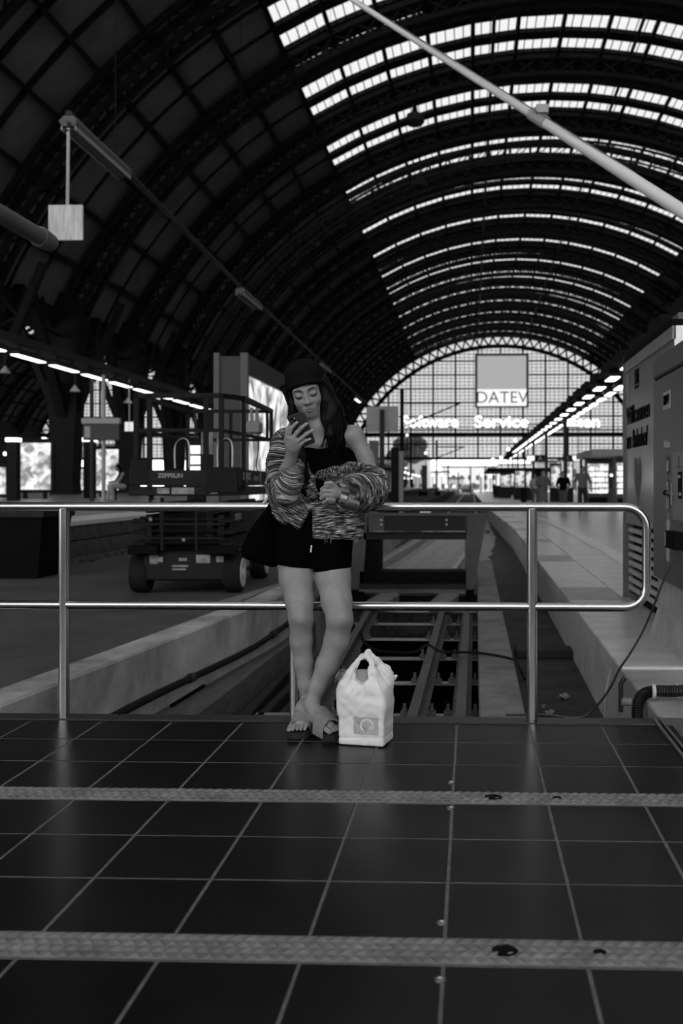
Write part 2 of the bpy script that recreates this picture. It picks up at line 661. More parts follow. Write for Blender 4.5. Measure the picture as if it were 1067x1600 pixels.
# ------------------------------------------------------------------ glazed end screens
def end_screen(n, hx):
    sc = empty('window_%d' % n, (hx, YEND, 0), 'glazed arched end screen of the train shed with fine grid of bars', None)
    tag(sc, kind='structure')
    rim = MB()
    curved_bar(rim, -A_END, A_END, 0, .6, 28.25, .65)
    curved_bar(rim, -A_END, A_END, 0, .5, 30.2, .5)
    rim.build('arch_rim', 'iron', sc)
    zig = MB()
    a = -A_END
    while a < A_END - .1:
        zig.bar(arc(a, 28.7), arc(a + 1.6, 30.3), .3, .25, (0, 1, 0))
        zig.bar(arc(a + 1.6, 30.3), arc(a + 3.2, 28.7), .3, .25, (0, 1, 0))
        a += 3.2
    zig.build('rim_lattice', 'iron', sc)
    for k_ in range(-13, 13):
        patch(k_ * 5.0, k_ * 5.0 + 5.0, .12, .14, 28.8, 1.5, 4).build('rim_pane', 'screen_glass', sc)
    maj, mino = MB(), MB()

    def halfw(z):
        return math.sqrt(max(0.0, 28.5 ** 2 - (z - HZC) ** 2))

    def top(x):
        return HZC + math.sqrt(max(0.0, 28.5 ** 2 - x * x))
    x = -28.35
    i = 0
    while x < 28.4:
        z1 = top(x)
        (maj if i % 5 == 0 else mino).bar((x, 0, 5.8), (x, 0, z1), *((.32, .3) if i % 5 == 0 else (.085, .1)), up=(0, 1, 0))
        x += .81
        i += 1
    z = 5.9
    i = 0
    while z < 25.9:
        w = halfw(z)
        if i % 4 == 0:
            maj.bar((-w, 0, z), (w, 0, z), .3, .26)
        else:
            mino.bar((-w, 0, z), (w, 0, z), .1, .085)
        z += .625
        i += 1
    maj.build('mullion', 'iron', sc)
    mino.build('glazing_bar', 'iron', sc)
    b = MB().box(-28.2, 28.2, -.7, .5, 9.75, 10.45)
    b.build('transom', 'iron', sc)
    MB().box(-28.2, 28.2, -.4, .4, 5.55, 5.95).build('sill_beam', 'iron', sc)
    wk = MB()
    for z in (10.95, 11.4):
        wk.bar((-27, -.9, z), (27, -.9, z), .09)
    xx = -27
    while xx <= 27:
        wk.bar((xx, -.9, 10.2), (xx, -.9, 11.4), .07)
        xx += 1.0
    wk.build('walkway_railing', 'iron', sc)
    # panes, one per field of the main grid
    for ix in range(14):
        x0 = -28.35 + ix * 4.05
        x1 = x0 + 4.05
        for iz in range(9):
            z0 = 5.9 + iz * 2.5
            z1 = z0 + 2.5
            tx = min(top(x0), top(x1))
            tm = max(top(x0), top(x1))
            if tm < z0 + .2:
                continue
            pts = [(x0, .1, z0), (x1, .1, z0)]
            N = 6
            up = []
            for q in range(N + 1):
                xq = x1 + (x0 - x1) * q / N
                up.append((xq, .1, max(z0 + .01, min(z1, top(xq)))))
            MB().prism(pts + up, (0, .02, 0)).build('pane', 'screen_glass', sc)
    # posts below the screen
    ps = MB()
    for x in (-24, -16.2, 16.2, 24):
        ps.bar((x, 0, -.5), (x, 0, 5.6), .4, .4, (0, 1, 0))
    ps.build('screen_post', 'iron', sc)
    return sc


end_screen(1, HX)
end_screen(2, HX - 57.0)
# ================================================================== ground, concourse, pit, platforms
EDGE = 4.66          # where the concourse floor stops above the track pit
TP = 0.327           # tile pitch

# concourse floor: bed with joints, tiles one by one
fl = struct(MB().box(-30, 30, -14, 4.52, -1.4, -0.0010).build('floor', 'grout'), 'dark tiled concourse floor with pale joints')
rows = [(0.93, 1.25), (1.25, 1.585), (1.585, 1.92), (1.92, 2.255), (2.39, 2.725), (2.725, 3.06), (3.06, 3.395), (3.53, 3.87), (3.87, 4.205), (4.205, 4.54)]
tiles = {}
J = 0.008
for ri, (y0, y1) in enumerate(rows):
    for ci in range(-12, 12):
        x0 = -0.062 + ci * TP
        x1 = x0 + TP
        if x0 > 0.84 + .3 and y0 > 3:
            continue
        key = round(y1 - y0, 3)
        if key not in tiles:
            w, h = TP / 2 - J / 2, (y1 - y0) / 2 - J / 2
            m_ = MB().loft([[(-w, -h, -.02), (w, -h, -.02), (w, h, -.02), (-w, h, -.02)],
                            [(-w, -h, -.0015), (w, -h, -.0015), (w, h, -.0015), (-w, h, -.0015)],
                            [(-w + .002, -h + .002, 0), (w - .002, -h + .002, 0), (w - .002, h - .002, 0), (-w + .002, h - .002, 0)]])
            tiles[key] = m_.build('floor_tile', 'tile', fl)
            o = tiles[key]
        else:
            o = tiles[key].copy()
            COL.objects.link(o)
        o.location = ((x0 + x1) / 2, (y0 + y1) / 2, rng.uniform(-.0006, .0004))
        o.rotation_euler = (rng.uniform(-.0015, .0015), rng.uniform(-.0015, .0015), 0)
# far reaches of the same floor out of the frame
MB().box(-30, -4.0, -14, 4.52, -.03, -.001).box(4.0, 30, -14, 4.52, -.03, -.001).box(-4, 4, -14, .9, -.03, -.001).build('floor_field', 'tile', fl)
# nosing stones along the pit
x = -4.6
while x < 0.8:
    x1 = min(x + .98, .86)
    o = MB().bevbox(x + .003, x1 - .003, 4.545, EDGE, -.10, 0.004, .006).build('nosing_stone', 'edge_stone', fl)
    x += .98
struct(MB().box(-30, 1.2, 4.45, EDGE - .03, -1.4, -.10).build('wall_pit', 'concrete_dark'), 'dark end wall of the track pit under the concourse')
# metal joint profile to the right platform and the darker landing beyond it
pr = MB()
pr.bar((.845, 1.0, -.001), (.845, 4.60, .004), .012, .02)
pr.bar((.875, 1.0, .0), (.875, 4.66, .003), .01, .016)
tag(pr.build('joint_profile', 'steel_dull'), 'thin pale metal joint profile running along the tiles to the platform', 'metal strip')
struct(MB().box(.885, 14, 1.0, 4.69, -.05, .0).build('trim_3', 'landing'), 'dark landing beside the tiles')

# tactile strips
def tactile(y0, y1, label):
    t = empty('tactile_strip', (0, (y0 + y1) / 2, 0), label, 'tactile strip', 'tactile strips across the floor')
    w = (y1 - y0) / 2
    MB().bevbox(-4.6, 4.2, -w + .003, w - .003, -.012, .002, .002).build('strip_base', 'tactile', t)
    m_ = MB()
    px_ = .034
    n = int(8.7 / px_)
    for i in range(n):
        for r_ in range(4):
            cx = -4.55 + (i + .5 * (r_ % 2)) * px_
            cy = -w + (r_ + .5) * (2 * w / 4)
            s_ = 1 if r_ % 2 else -1
            dx, dy = .0155, w / 4 * .86
            # slanted lozenge stud
            m_.add([(cx - dx - .004 * s_, cy - dy, .002), (cx + dx - .004 * s_, cy - dy, .002), (cx + dx + .004 * s_, cy + dy, .002), (cx - dx + .004 * s_, cy + dy, .002), (cx - .005 * s_, cy - .2 * dy, .0075), (cx + .006 * s_, cy + .3 * dy, .0075)],
                   [(0, 1, 4), (1, 5, 4), (1, 2, 5), (2, 3, 5), (3, 4, 5), (3, 0, 4)])
    tag(m_.build('relief_studs', 'tactile', t), kind='stuff')
    dk = MB()
    for sx in ((.08, .02), (1.25, .015), (.3, .01)):
        dk.lathe((sx[0], 0, .006), [(.0, -.002), (sx[1] * 1.6, -.001), (sx[1], .001), (.001, .002)], 9)
    dk.parts('gum_spot', 'black', t)


tactile(3.40, 3.525, 'ribbed tactile strip across the tiles nearer the woman')
tactile(2.26, 2.385, 'ribbed tactile strip across the tiles at the bottom of the picture')
tactile(1.12 - .33, 1.245 - .33, 'ribbed tactile strip across the tiles below the frame')

# little metal studs let into the joints
studs = [(690, 1443), (687, 1532), (705, 1223), (704, 1263), (10, 1253)]
for i, (px, py) in enumerate(studs):
    Y = FPX * CAM_H / (py - CY)
    p = at(px, py, Y)
    o = MB().lathe((0, 0, 0), [(.0135, -.004), (.0135, .002), (.011, .0035), (.007, .0035), (.006, .001), (.0005, .001)], 16).build('floor_stud', 'steel_dull', None, True)
    o.location = (p.x, Y, .0005)
    tag(o, ('round metal floor stud just above the lower tactile strip', 'round metal floor stud just below the lower tactile strip', 'round metal floor stud just above the upper tactile strip',
            'round metal floor stud just below the upper tactile strip', 'round metal floor stud at the left end of the upper tactile strip')[i], 'stud', 'floor studs')

# ---------------------------------------------------------------- earth below everything
def area(pts, z0, z1, name, m, parent=None):
    return MB().prism([(x, y, z0) for x, y in pts], (0, 0, z1 - z0)).build(name, m, parent)


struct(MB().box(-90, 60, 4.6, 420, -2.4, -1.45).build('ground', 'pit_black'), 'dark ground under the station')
# track bed beyond the pit
struct(MB().box(-2.6, 1.4, 14.9, 330, -1.45, -.578).build('track_bed', 'ballast'), 'dark gravel track bed behind the buffer stop')
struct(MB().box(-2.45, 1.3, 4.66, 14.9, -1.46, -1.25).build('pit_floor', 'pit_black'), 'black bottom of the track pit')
# ledge between the slab beam and the platform wall
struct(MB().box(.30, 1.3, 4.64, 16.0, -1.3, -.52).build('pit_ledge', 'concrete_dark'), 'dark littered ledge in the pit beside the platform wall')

# left paved area with its retaining wall
WL = [(-2.335, 4.66), (-2.10, 7.0), (-1.87, 9.5), (-1.82, 11.2), (-2.0, 16.0), (-2.0, 30.0)]
out = [(-5.62, 30.0), (-5.62, 12.4), (-30, 12.4), (-30, 4.66)]
inner = [(x - .22, y) for x, y in WL]
struct(area(inner + out, -1.4, -.005, 'floor_yard', 'asphalt'), 'dark asphalt yard beside the track pit')
wl = MB()
for (x0, y0), (x1, y1) in zip(WL[:-1], WL[1:]):
    wl.loft([[(x0 - .22, y0, -1.4), (x0, y0, -1.4), (x0, y0, -.012), (x0 - .012, y0, 0.004), (x0 - .22, y0, 0.004)],
             [(x1 - .22, y1, -1.4), (x1, y1, -1.4), (x1, y1, -.012), (x1 - .012, y1, 0.004), (x1 - .22, y1, 0.004)]])
wo = struct(wl.build('wall_retaining', 'concrete_wall'), 'stained concrete retaining wall along the left of the pit')
# black bars at the wall foot, painted as the shade inside openings
for px, py, Y in ((385, 1011, 10.2), (225, 1113, 7.2)):
    x = -2.335 + (Y - 4.66) * .0962
    MB().bar((x + .012, Y - .35, -.50), (x + .055, Y + .35, -.50), .02, .12).build('drain_shade', 'black', wo)
# pale painted line in the yard
struct(MB().prism([(-3.1, 8.75, 0), (-3.0, 8.75, 0), (-1.93, 10.75, 0), (-2.03, 10.75, 0)], (0, 0, .003)).build('trim_4', 'white_line'), 'worn pale line on the asphalt') if False else None
mk = MB().prism([(-2.42, 8.6, 0), (-2.2, 8.6, 0), (-2.0, 11.1, 0), (-2.08, 11.1, 0)], (0, 0, .004))
struct(mk.build('trim_4', 'concrete'), 'paler strip of paving along the wall')

# pipe along the retaining wall
def wall_x(Y):
    for (x0, y0), (x1, y1) in zip(WL[:-1], WL[1:]):
        if y0 <= Y <= y1:
            return x0 + (x1 - x0) * (Y - y0) / (y1 - y0)
    return WL[-1][0]


pp = []
for i in range(15):
    Y = 5.6 + i * .52
    pp.append((wall_x(Y) + .045, Y, -.40 + .035 * math.sin(i * .9) * .3 + (.012 * i if i > 6 else 0.08 - .002 * i)))
pipe = empty('wall_pipe', (0, 0, 0), 'dark pipe running along the concrete wall of the pit', 'pipe')
MB().tube(pp, .026, 10).build('pipe_run', 'rubber', pipe, True)
for i in (3, 7, 11):
    a, b = Vector(pp[i]), Vector(pp[i + 1])
    MB().tube([a, a + (b - a).normalized() * .06], .036, 10).build('pipe_clip', 'iron_light', pipe, True)

# ---------------------------------------------------------------- right platform
ED = [(.885, 4.69), (.89, 6.0), (.925, 9.0), (.97, 14.5), (1.05, 20.0), (1.08, 26.0), (.96, 33.0), (.75, 50.0), (.5, 130.0), (.5, 185.0)]


def edge_x(Y):
    for (x0, y0), (x1, y1) in zip(ED[:-1], ED[1:]):
        if y0 <= Y <= y1:
            return x0 + (x1 - x0) * (Y - y0) / (y1 - y0)
    return ED[-1][0]


pf = struct(area([(x + .02, y) for x, y in ED] + [(34, 185), (34, 4.69)], -1.4, -.012, 'floor_platform', 'slab_stone'), 'pale polished platform floor on the right')
wr = MB()
for (x0, y0), (x1, y1) in zip(ED[:-1], ED[1:]):
    wr.loft([[(x0 + .06, y0, -1.4), (x0 + .3, y0, -1.4), (x0 + .3, y0, -.13), (x0 + .06, y0, -.13)],
             [(x1 + .06, y1, -1.4), (x1 + .3, y1, -1.4), (x1 + .3, y1, -.13), (x1 + .06, y1, -.13)]])
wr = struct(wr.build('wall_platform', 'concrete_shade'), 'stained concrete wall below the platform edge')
# framed boxes, black blocks painted as their shaded insides, and a conduit
for Y, hh, w in ((6.05, .30, .34), (7.1, .30, .42), (10.2, .28, .5), (12.8, .28, .6)):
    x = edge_x(Y) + .06
    fr = MB()
    y0, y1, z0, z1 = Y - w / 2, Y + w / 2, -.50, -.50 + hh
    for a, b in (((x, y0, z0), (x, y0, z1)), ((x, y1, z0), (x, y1, z1)), ((x, y0, z1), (x, y1, z1)), ((x, y0, z0), (x, y1, z0))):
        fr.bar(a, b, .035, .03, (1, 0, 0))
    f_ = fr.build('box_frame', 'concrete', wr)
    MB().box(x - .008, x + .02, y0, y1, z0, z1).build('box_shade', 'black', f_)
MB().bar((edge_x(6.3) + .05, 6.3, -.52), (edge_x(6.3) + .05, 6.3, -.14), .02, .03).build('conduit', 'concrete', wr)
# coping stones along the edge and paving slabs beyond, one by one
Y = 4.70
k = 0
while Y < 44:
    L = 1.18
    Y1 = Y + L
    xa, xb = edge_x(Y), edge_x(Y1)
    g = .004
    top_z = 0.0
    W = .52
    m_ = MB().loft([[(xa, Y + g, -.13), (xb, Y1 - g, -.13), (xb + W, Y1 - g, -.13), (xa + W, Y + g, -.13)],
                    [(xa, Y + g, -.008), (xb, Y1 - g, -.008), (xb + W, Y1 - g, -.008), (xa + W, Y + g, -.008)],
                    [(xa + .008, Y + g, top_z), (xb + .008, Y1 - g, top_z), (xb + W - .004, Y1 - g, top_z), (xa + W - .004, Y + g, top_z)]])
    m_.build('coping_stone', 'slab_stone' if k % 4 else 'slab_dark', pf)
    Y = Y1
    k += 1
slab = None
Y = 4.70
r_ = 0
while Y < 22.0:
    L = .78
    for c_ in range(9 if Y < 16 else 12):
        x0 = edge_x(Y + .4) + .525 + c_ * .56 + (.0 if r_ % 2 else -.0)
        if 2.0 < x0 + .28 < 2.32:
            pass
        if slab is None:
            slab = MB().loft([[(-.277, -.387, -.03), (.277, -.387, -.03), (.277, .387, -.03), (-.277, .387, -.03)],
                              [(-.277, -.387, 0), (.277, -.387, 0), (.277, .387, 0), (-.277, .387, 0)]]).build('paving_slab', 'slab_stone', pf)
            o = slab
        else:
            o = slab.copy()
            COL.objects.link(o)
        o.location = (x0 + .28, Y + .39, rng.uniform(-.0015, .001))
    Y += L
    r_ += 1
# white safety line
wl_ = MB()
Y = 9.4
while Y < 60:
    Y1 = min(Y + 2.2, 60)
    a, b = edge_x(Y) + 1.12, edge_x(Y1) + 1.12
    wl_.prism([(a, Y, .0015), (a + .26, Y, .0015), (b + .26, Y1, .0015), (b, Y1, .0015)], (0, 0, .003))
    Y = Y1
struct(wl_.build('trim_5', 'white_line'), 'pale safety line along the right platform')
# pale sealing strip across the coping by the machine
struct(MB().box(.90, 1.30, 5.93, 6.0, .0, .006).build('trim_6', 'white_line'), 'pale sealing strip across the platform edge')

# ---------------------------------------------------------------- left platform (beyond the yard)
lp = struct(MB().box(-60, -5.75, 12.6, 185, -1.4, .50).build('floor_platform_left', 'concrete_dark'), 'raised platform on the left behind the yard')
blk = None
for row in range(2):
    for i in range(34):
        y0 = 12.62 + i * .98 + (.49 if row else 0)
        if y0 > 44:
            continue
        if blk is None:
            blk = MB().bevbox(-.04, .04, -.48, .48, -.115, .115, .008).build('wall_block', 'block_stone', lp)
            o = blk
        else:
            o = blk.copy()
            COL.objects.link(o)
        o.location = (-5.72 + rng.uniform(-.004, .004), y0 + .49, .15 + .245 * row)
MB().box(-6.6, -5.66, 12.6, 60, .50, .56).build('platform_coping', 'white_line', lp)
MB().box(-5.70, -5.60, 12.6, 40, .00, .035).build('channel_rail', 'steel_dull', lp)
MB().box(-60, -6.6, 12.6, 185, .50, .545).build('platform_paving', 'slab_dark', lp)
# small rubble along the foot of that wall
rb = MB()
for i in range(60):
    y = rng.uniform(12.8, 22)
    x = -5.5 + rng.uniform(-.06, .12)
    s_ = rng.uniform(.015, .045)
    rb.lathe((x, y, 0), [(s_ * .6, -.004), (s_, s_ * .4), (s_ * .5, s_ * .9), (.001, s_)], 5)
tag(rb.build('rubble', 'ballast', None), 'loose rubble along the foot of the left platform wall', 'rubble', kind='stuff')

# ---------------------------------------------------------------- things in the pit: beams, rails, ties
def line_at(pts, z):
    """ground points at height z for picture points"""
    o = []
    for px, py in pts:
        Y = FPX * (CAM_H - z) / (py - CY)
        o.append(at(px, py, Y))
    return o


def pit_beam(name, l, r, z, th, m, label, cat, group=None):
    """beam whose top shows between two picture lines"""
    L = line_at(l, z)
    Rr = line_at(r, z)
    def ext(a, b, Y):
        t = (Y - a.y) / (b.y - a.y)
        return Vector((a.x + (b.x - a.x) * t, Y, z))
    Yn, Yf = 4.72, max(L[1].y, Rr[1].y)
    q = [ext(L[0], L[1], Yn), ext(Rr[0], Rr[1], Yn), ext(Rr[0], Rr[1], Yf), ext(L[0], L[1], Yf)]
    o = MB().loft([[p + Vector((0, 0, -th)) for p in q], [p + Vector((0, 0, -.012)) for p in q],
                   [q[0] + Vector((.01, 0, 0)), q[1] + Vector((-.01, 0, 0)), q[2] + Vector((-.01, 0, 0)), q[3] + Vector((.01, 0, 0))]]).build(name, m)
    tag(o, label, cat, group)
    return o


pit_beam('slab_beam', [(749, 1122), (745, 876)], [(823, 1122), (768, 876)], -.40, .5, 'concrete', 'long pale concrete slab beam in the pit right of the rails', 'beam')
pit_beam('timber_beam', [(233, 1119), (447, 973)], [(308, 1118), (454, 1004)], -.46, .3, 'beam_wood', 'wide dark timber beam in the pit along the concrete wall', 'beam')
pit_beam('steel_bar', [(372, 1118), (470, 1020)], [(390, 1118), (478, 1020)], -.62, .12, 'buffer_paint', 'narrow dark steel bar in the pit behind the middle post', 'bar')


def rail(name, p0, p1, z, label, Yn=4.75):
    a, b = line_at([p0, p1], z)
    d = (b - a)
    t = (Yn - a.y) / d.y
    a2 = a + d * t
    o = empty(name, (0, 0, 0), label, 'rail', 'rails in the pit')
    MB().bar(a2 + Vector((0, 0, -.018)), b + Vector((0, 0, -.018)), .07, .036).build('rail_head', 'rail_top', o)
    MB().bar(a2 + Vector((0, 0, -.08)), b + Vector((0, 0, -.08)), .02, .10).bar(a2 + Vector((0, 0, -.136)), b + Vector((0, 0, -.136)), .14, .02).build('rail_web', 'tie_steel', o)
    return a2, b


rl = rail('rail', (479, 1118), (583, 940), -.45, 'left running rail in the pit behind the woman')
rc = rail('rail', (644, 1118), (693, 945), -.45, 'middle rail in the pit between the two running rails')
rr_ = rail('rail', (719, 1121), (730, 945), -.45, 'right rail in the pit next to the slab beam')
pit_beam('guard_bar', [(400, 1118), (565, 958)], [(414, 1118), (571, 958)], -.6, .1, 'buffer_paint', 'dark guard bar in the pit left of the rails', 'bar')

# steel cross ties with rail clamps
tie_ys = [6.15, 7.3, 8.5, 9.7, 10.9, 12.1, 13.3]
for i, Y in enumerate(tie_ys):
    o = empty('steel_tie', (0, Y, -.60), ORD[i] + ' steel cross tie from the concourse, under the rails over the dark pit', 'tie', 'steel cross ties in the pit')
    x0, x1 = -1.62 + .03 * (Y - 6), .08
    MB().box(x0, x1, -.03, .03, -.02, .0).build('tie_flange', 'rail_bright', o)
    for (a, b) in (rl, rc, rr_):
        x = a.x + (b.x - a.x) * (Y - a.y) / (b.y - a.y)
        for s in (-1, 1):
            m_ = MB().box(x + s * .10 - .03, x + s * .10 + .03, -.045, .045, .0, .022)
            m_.lathe((x + s * .10, 0, .02), [(.02, 0), (.02, .022), (.012, .026), (.012, .06), (.001, .062)], 6)
            m_.build('rail_clamp', 'tie_steel', o)
# cable lying over the rails
cb = [at(560, 965, 11.4) + Vector((0, 0, 0)), at(575, 1010, 10.3), at(640, 1020, 9.3), at(668, 1008, 9.3), at(690, 1018, 9.2), at(745, 1020, 8.68), at(800, 1030, 8.34), at(812, 1045, 8.2), at(820, 1062, 8.05)]
def spline(pts, n=8):
    pts = [Vector(p) for p in pts]
    o = []
    for i in range(len(pts) - 1):
        p0, p1, p2, p3 = pts[max(i - 1, 0)], pts[i], pts[i + 1], pts[min(i + 2, len(pts) - 1)]
        for k in range(n):
            t = k / n
            o.append(.5 * ((2 * p1) + (p2 - p0) * t + (2 * p0 - 5 * p1 + 4 * p2 - p3) * t * t + (3 * p1 - p0 - 3 * p2 + p3) * t ** 3))
    o.append(pts[-1])
    return o


tag(MB().tube(spline(cb), .012, 7).build('cable', 'rubber', None, True), 'dark cable lying across the rails in the pit', 'cable')
# litter on the ledge
for i, (px, py, s_) in enumerate(((880, 1087, .032), (857, 1112, .026), (849, 1100, .012))):
    Y = FPX * (CAM_H + .50) / (py - CY)
    p = at(px, py, Y)
    m_ = MB()
    ring = []
    for q in range(4):
        z_ = (.0, .5, .9, .6)[q] * s_
        rr0 = (.8, 1.2, .9, .2)[q] * s_
        ring.append([(rr0 * math.cos(t) * (1 + .4 * math.sin(3 * t + q)), rr0 * math.sin(t) * 1.2, z_ + .012 * math.sin(2 * t + i)) for t in (k * math.pi / 5 for k in range(10))])
    m_.loft(ring)
    o = m_.build('litter', 'trash')
    o.location = (p.x, Y, -.515)
    tag(o, ('crumpled pale paper litter on the pit ledge', 'flat pale litter scrap nearest the concourse edge on the pit ledge', 'tiny pale litter crumb on the pit ledge')[i], 'litter', 'litter in the pit')

# ---------------------------------------------------------------- track behind the buffer stop
tr = empty('railway_track', (0, 0, 0), 'railway track running away behind the buffer stop', 'track')
def track_c(Y):
    if Y < 30:
        return -1.15 + (Y - 15.2) * .045
    return -.485 + (Y - 30) * .002
sl = None
for i in range(60):
    Y = 15.4 + i * .62
    if sl is None:
        sl = MB().bevbox(-1.25, 1.25, -.12, .12, -.1, .06, .015).build('sleeper', 'sleeper', tr)
        o = sl
    else:
        o = sl.copy()
        COL.objects.link(o)
    o.location = (track_c(Y) + rng.uniform(-.04, .04), Y, -.62)
    o.rotation_euler = (0, 0, -.045 if Y < 30 else 0)
for s in (-1, 1):
    prev = None
    m_ = MB()
    for Y in (15.3, 20, 25, 30, 40, 60, 100, 180):
        p = Vector((track_c(Y) + s * .75, Y, -.43))
        if prev:
            m_.bar(prev, p, .07, .05)
            m_.bar(prev - Vector((0, 0, .07)), p - Vector((0, 0, .07)), .025, .12)
        prev = p
    m_.build('rail', 'rail_bright', tr)
# ================================================================== near things: railing, buffer, lift, machines
RY = 4.60            # line of the railing
def rp(px, py):
    return at(px, py, RY)


ZT, ZL = rp(533, 792).z, rp(533, 947).z
XE = rp(1010, 850).x
rail_o = empty('railing', (0, RY, 0), 'polished steel tube railing with rounded right end in front of the pit', 'railing')
rb_ = .10
pts = [(-4.2, 0, ZT), (XE - rb_, 0, ZT)]
for k in range(1, 7):
    t = k / 6 * math.pi / 2
    pts.append((XE - rb_ + rb_ * math.sin(t), 0, ZT - rb_ + rb_ * math.cos(t)))
for k in range(0, 7):
    t = k / 6 * math.pi / 2
    pts.append((XE - rb_ + rb_ * math.cos(t), 0, ZL + rb_ - rb_ * math.sin(t)))
pts.append((-4.2, 0, ZL))
MB().tube(pts, .0205, 20).build('handrail', 'steel', rail_o, True)
for px in (-265, 100, 461, 831):
    x = rp(px, 950).x
    p_ = MB().tube([(x, .0, 0), (x, .0, ZT - .01)], .0245, 18).build('post', 'steel', rail_o, True)

# ---------------------------------------------------------------- buffer stop
BY = 14.25
def bp(px, py, dy=0.0):
    return at(px, py, BY) + Vector((0, dy, 0))


bu = empty('buffer_stop', (bp(655, 925).x, BY, -.45), 'dark steel buffer stop with wide cross beam at the end of the track', 'buffer stop')
def rel(o, v):
    return Vector(v) - Vector(o.location)


def slab_px(mb, o, poly, depth, dy=0.0):
    mb.prism([rel(o, bp(px, py, dy)) for px, py in poly], (0, depth, 0))
    return mb


slab_px(MB(), bu, [(727, 803), (762, 803), (740, 921), (726, 921)], .35).build('post', 'buffer_light', bu)
slab_px(MB(), bu, [(540, 803), (575, 803), (566, 921), (545, 921)], .35).build('post', 'buffer_light', bu)
slab_px(MB(), bu, [(727, 921), (741, 921), (741, 945), (727, 945)], .3, .05).build('post_foot', 'black', bu)
slab_px(MB(), bu, [(548, 921), (566, 921), (566, 945), (548, 945)], .3, .05).build('post_foot', 'black', bu)
b1 = slab_px(MB(), bu, [(577, 805), (727, 805), (727, 829), (577, 829)], .22, -.1).build('cross_beam', 'buffer_paint', bu)
slab_px(MB(), bu, [(577, 805), (601, 805), (601, 829), (578, 829)], .03, -.13).build('beam_plate', 'buffer_light', b1)
slab_px(MB(), bu, [(576, 802), (728, 802), (728, 805.5), (576, 805.5)], .3, -.13).build('beam_cap', 'buffer_light', b1)
for px in (597, 698):
    for py in (812, 819):
        q = rel(bu, bp(px, py, -.13))
        MB().lathe(q, [(.014, -.02), (.014, .03)], 8, 'y').build('bolt', 'pale_plate', b1)
slab_px(MB(), bu, [(568, 832), (728, 832), (728, 843), (568, 843)], .15, 0).build('cross_tie', 'buffer_paint', bu)
slab_px(MB(), bu, [(562, 893), (728, 893), (728, 912), (562, 912)], .5, 0).build('base_box', 'black', bu)
slab_px(MB(), bu, [(562, 912), (728, 912), (728, 921), (562, 921)], .15, -.05).build('base_beam', 'buffer_paint', bu)
slab_px(MB(), bu, [(562, 920), (728, 920), (728, 923), (562, 923)], .2, -.12).build('base_flange', 'tie_steel', bu)
slab_px(MB(), bu, [(572, 843), (592, 843), (592, 893), (568, 893)], .6, .05).build('side_plate', 'black', bu)
slab_px(MB(), bu, [(656, 797), (673, 797), (673, 801), (656, 801)], .25, -.05).build('top_plate', 'white_paint', bu)
slab_px(MB(), bu, [(758, 829), (766, 829), (766, 834), (758, 834)], .1, .05).build('lug', 'buffer_light', bu)
for s, px in ((-1, 560), (1, 735)):
    a = rel(bu, bp(px, 810, .2))
    MB().bar(a, (a.x, a.y + 1.6, .02), .1, .12).build('back_brace', 'buffer_paint', bu)
# wooden stub blocks behind the ties
for i, (px, py) in enumerate(((598, 932), (695, 937))):
    p = at(px, py, 13.4)
    o = MB().bevbox(-.14, .14, -.6, .45, -.07, .07, .02).build('rail_block', 'concrete')
    o.location = (p.x, 13.5, -.5)
    o.rotation_euler = (0, 0, -.1)
    tag(o, ('pale stained block on the left rail before the buffer stop', 'pale stained block on the middle rail before the buffer stop')[i], 'block', 'blocks on the rails')
# low dark kerb that crosses the ledge
tag(MB().bevbox(.42, .95, 9.2, 9.5, -.52, -.44, .01).build('kerb_block', 'buffer_paint'), 'dark cross kerb on the ledge below the platform wall', 'kerb')

# ---------------------------------------------------------------- scissor lift
LW, LL = 1.10, 2.0
lp0 = at(288, 930, 9.8)
lift = empty('scissor_lift', (lp0.x, 9.75, 0), 'dark mobile scissor lift with lowered railed platform standing in the yard', 'lift', rz=R(2.5))
def L_(name, mb, m, parent=None, smooth=False, each=False):
    if each:
        return mb.parts(name, m, parent or lift, smooth)
    return mb.build(name, m, parent or lift, smooth)


ch = L_('chassis', MB().bevbox(-.40, .40, .05, LL - .05, .13, .42, .02).bevbox(.30, .46, .52, LL - .55, .14, .42, .02).bevbox(-.46, -.30, .52, LL - .55, .14, .42, .02), 'lift_paint')
L_('bumper', MB().bevbox(-.53, -.24, -.06, .1, .40, .49, .01).bevbox(.24, .53, -.06, .1, .40, .49, .01), 'black', each=True)
for sx in (-1, 1):
    for yy in (.22, LL - .28):
        w = L_('wheel', MB().lathe((sx * .465, yy, .20), [(.12, -.085), (.185, -.085), (.2, -.06), (.2, .06), (.185, .085), (.12, .085)], 26, 'x'), 'rubber', None, True)
        L_('wheel_rim', MB().lathe((sx * .465, yy, .20), [(.148, .078 * sx), (.146, .094 * sx), (.125, .096 * sx), (.112, .090 * sx), (.05, .090 * sx), (.042, .104 * sx), (.001, .104 * sx)], 22, 'x'), 'pale_plate', w, True)
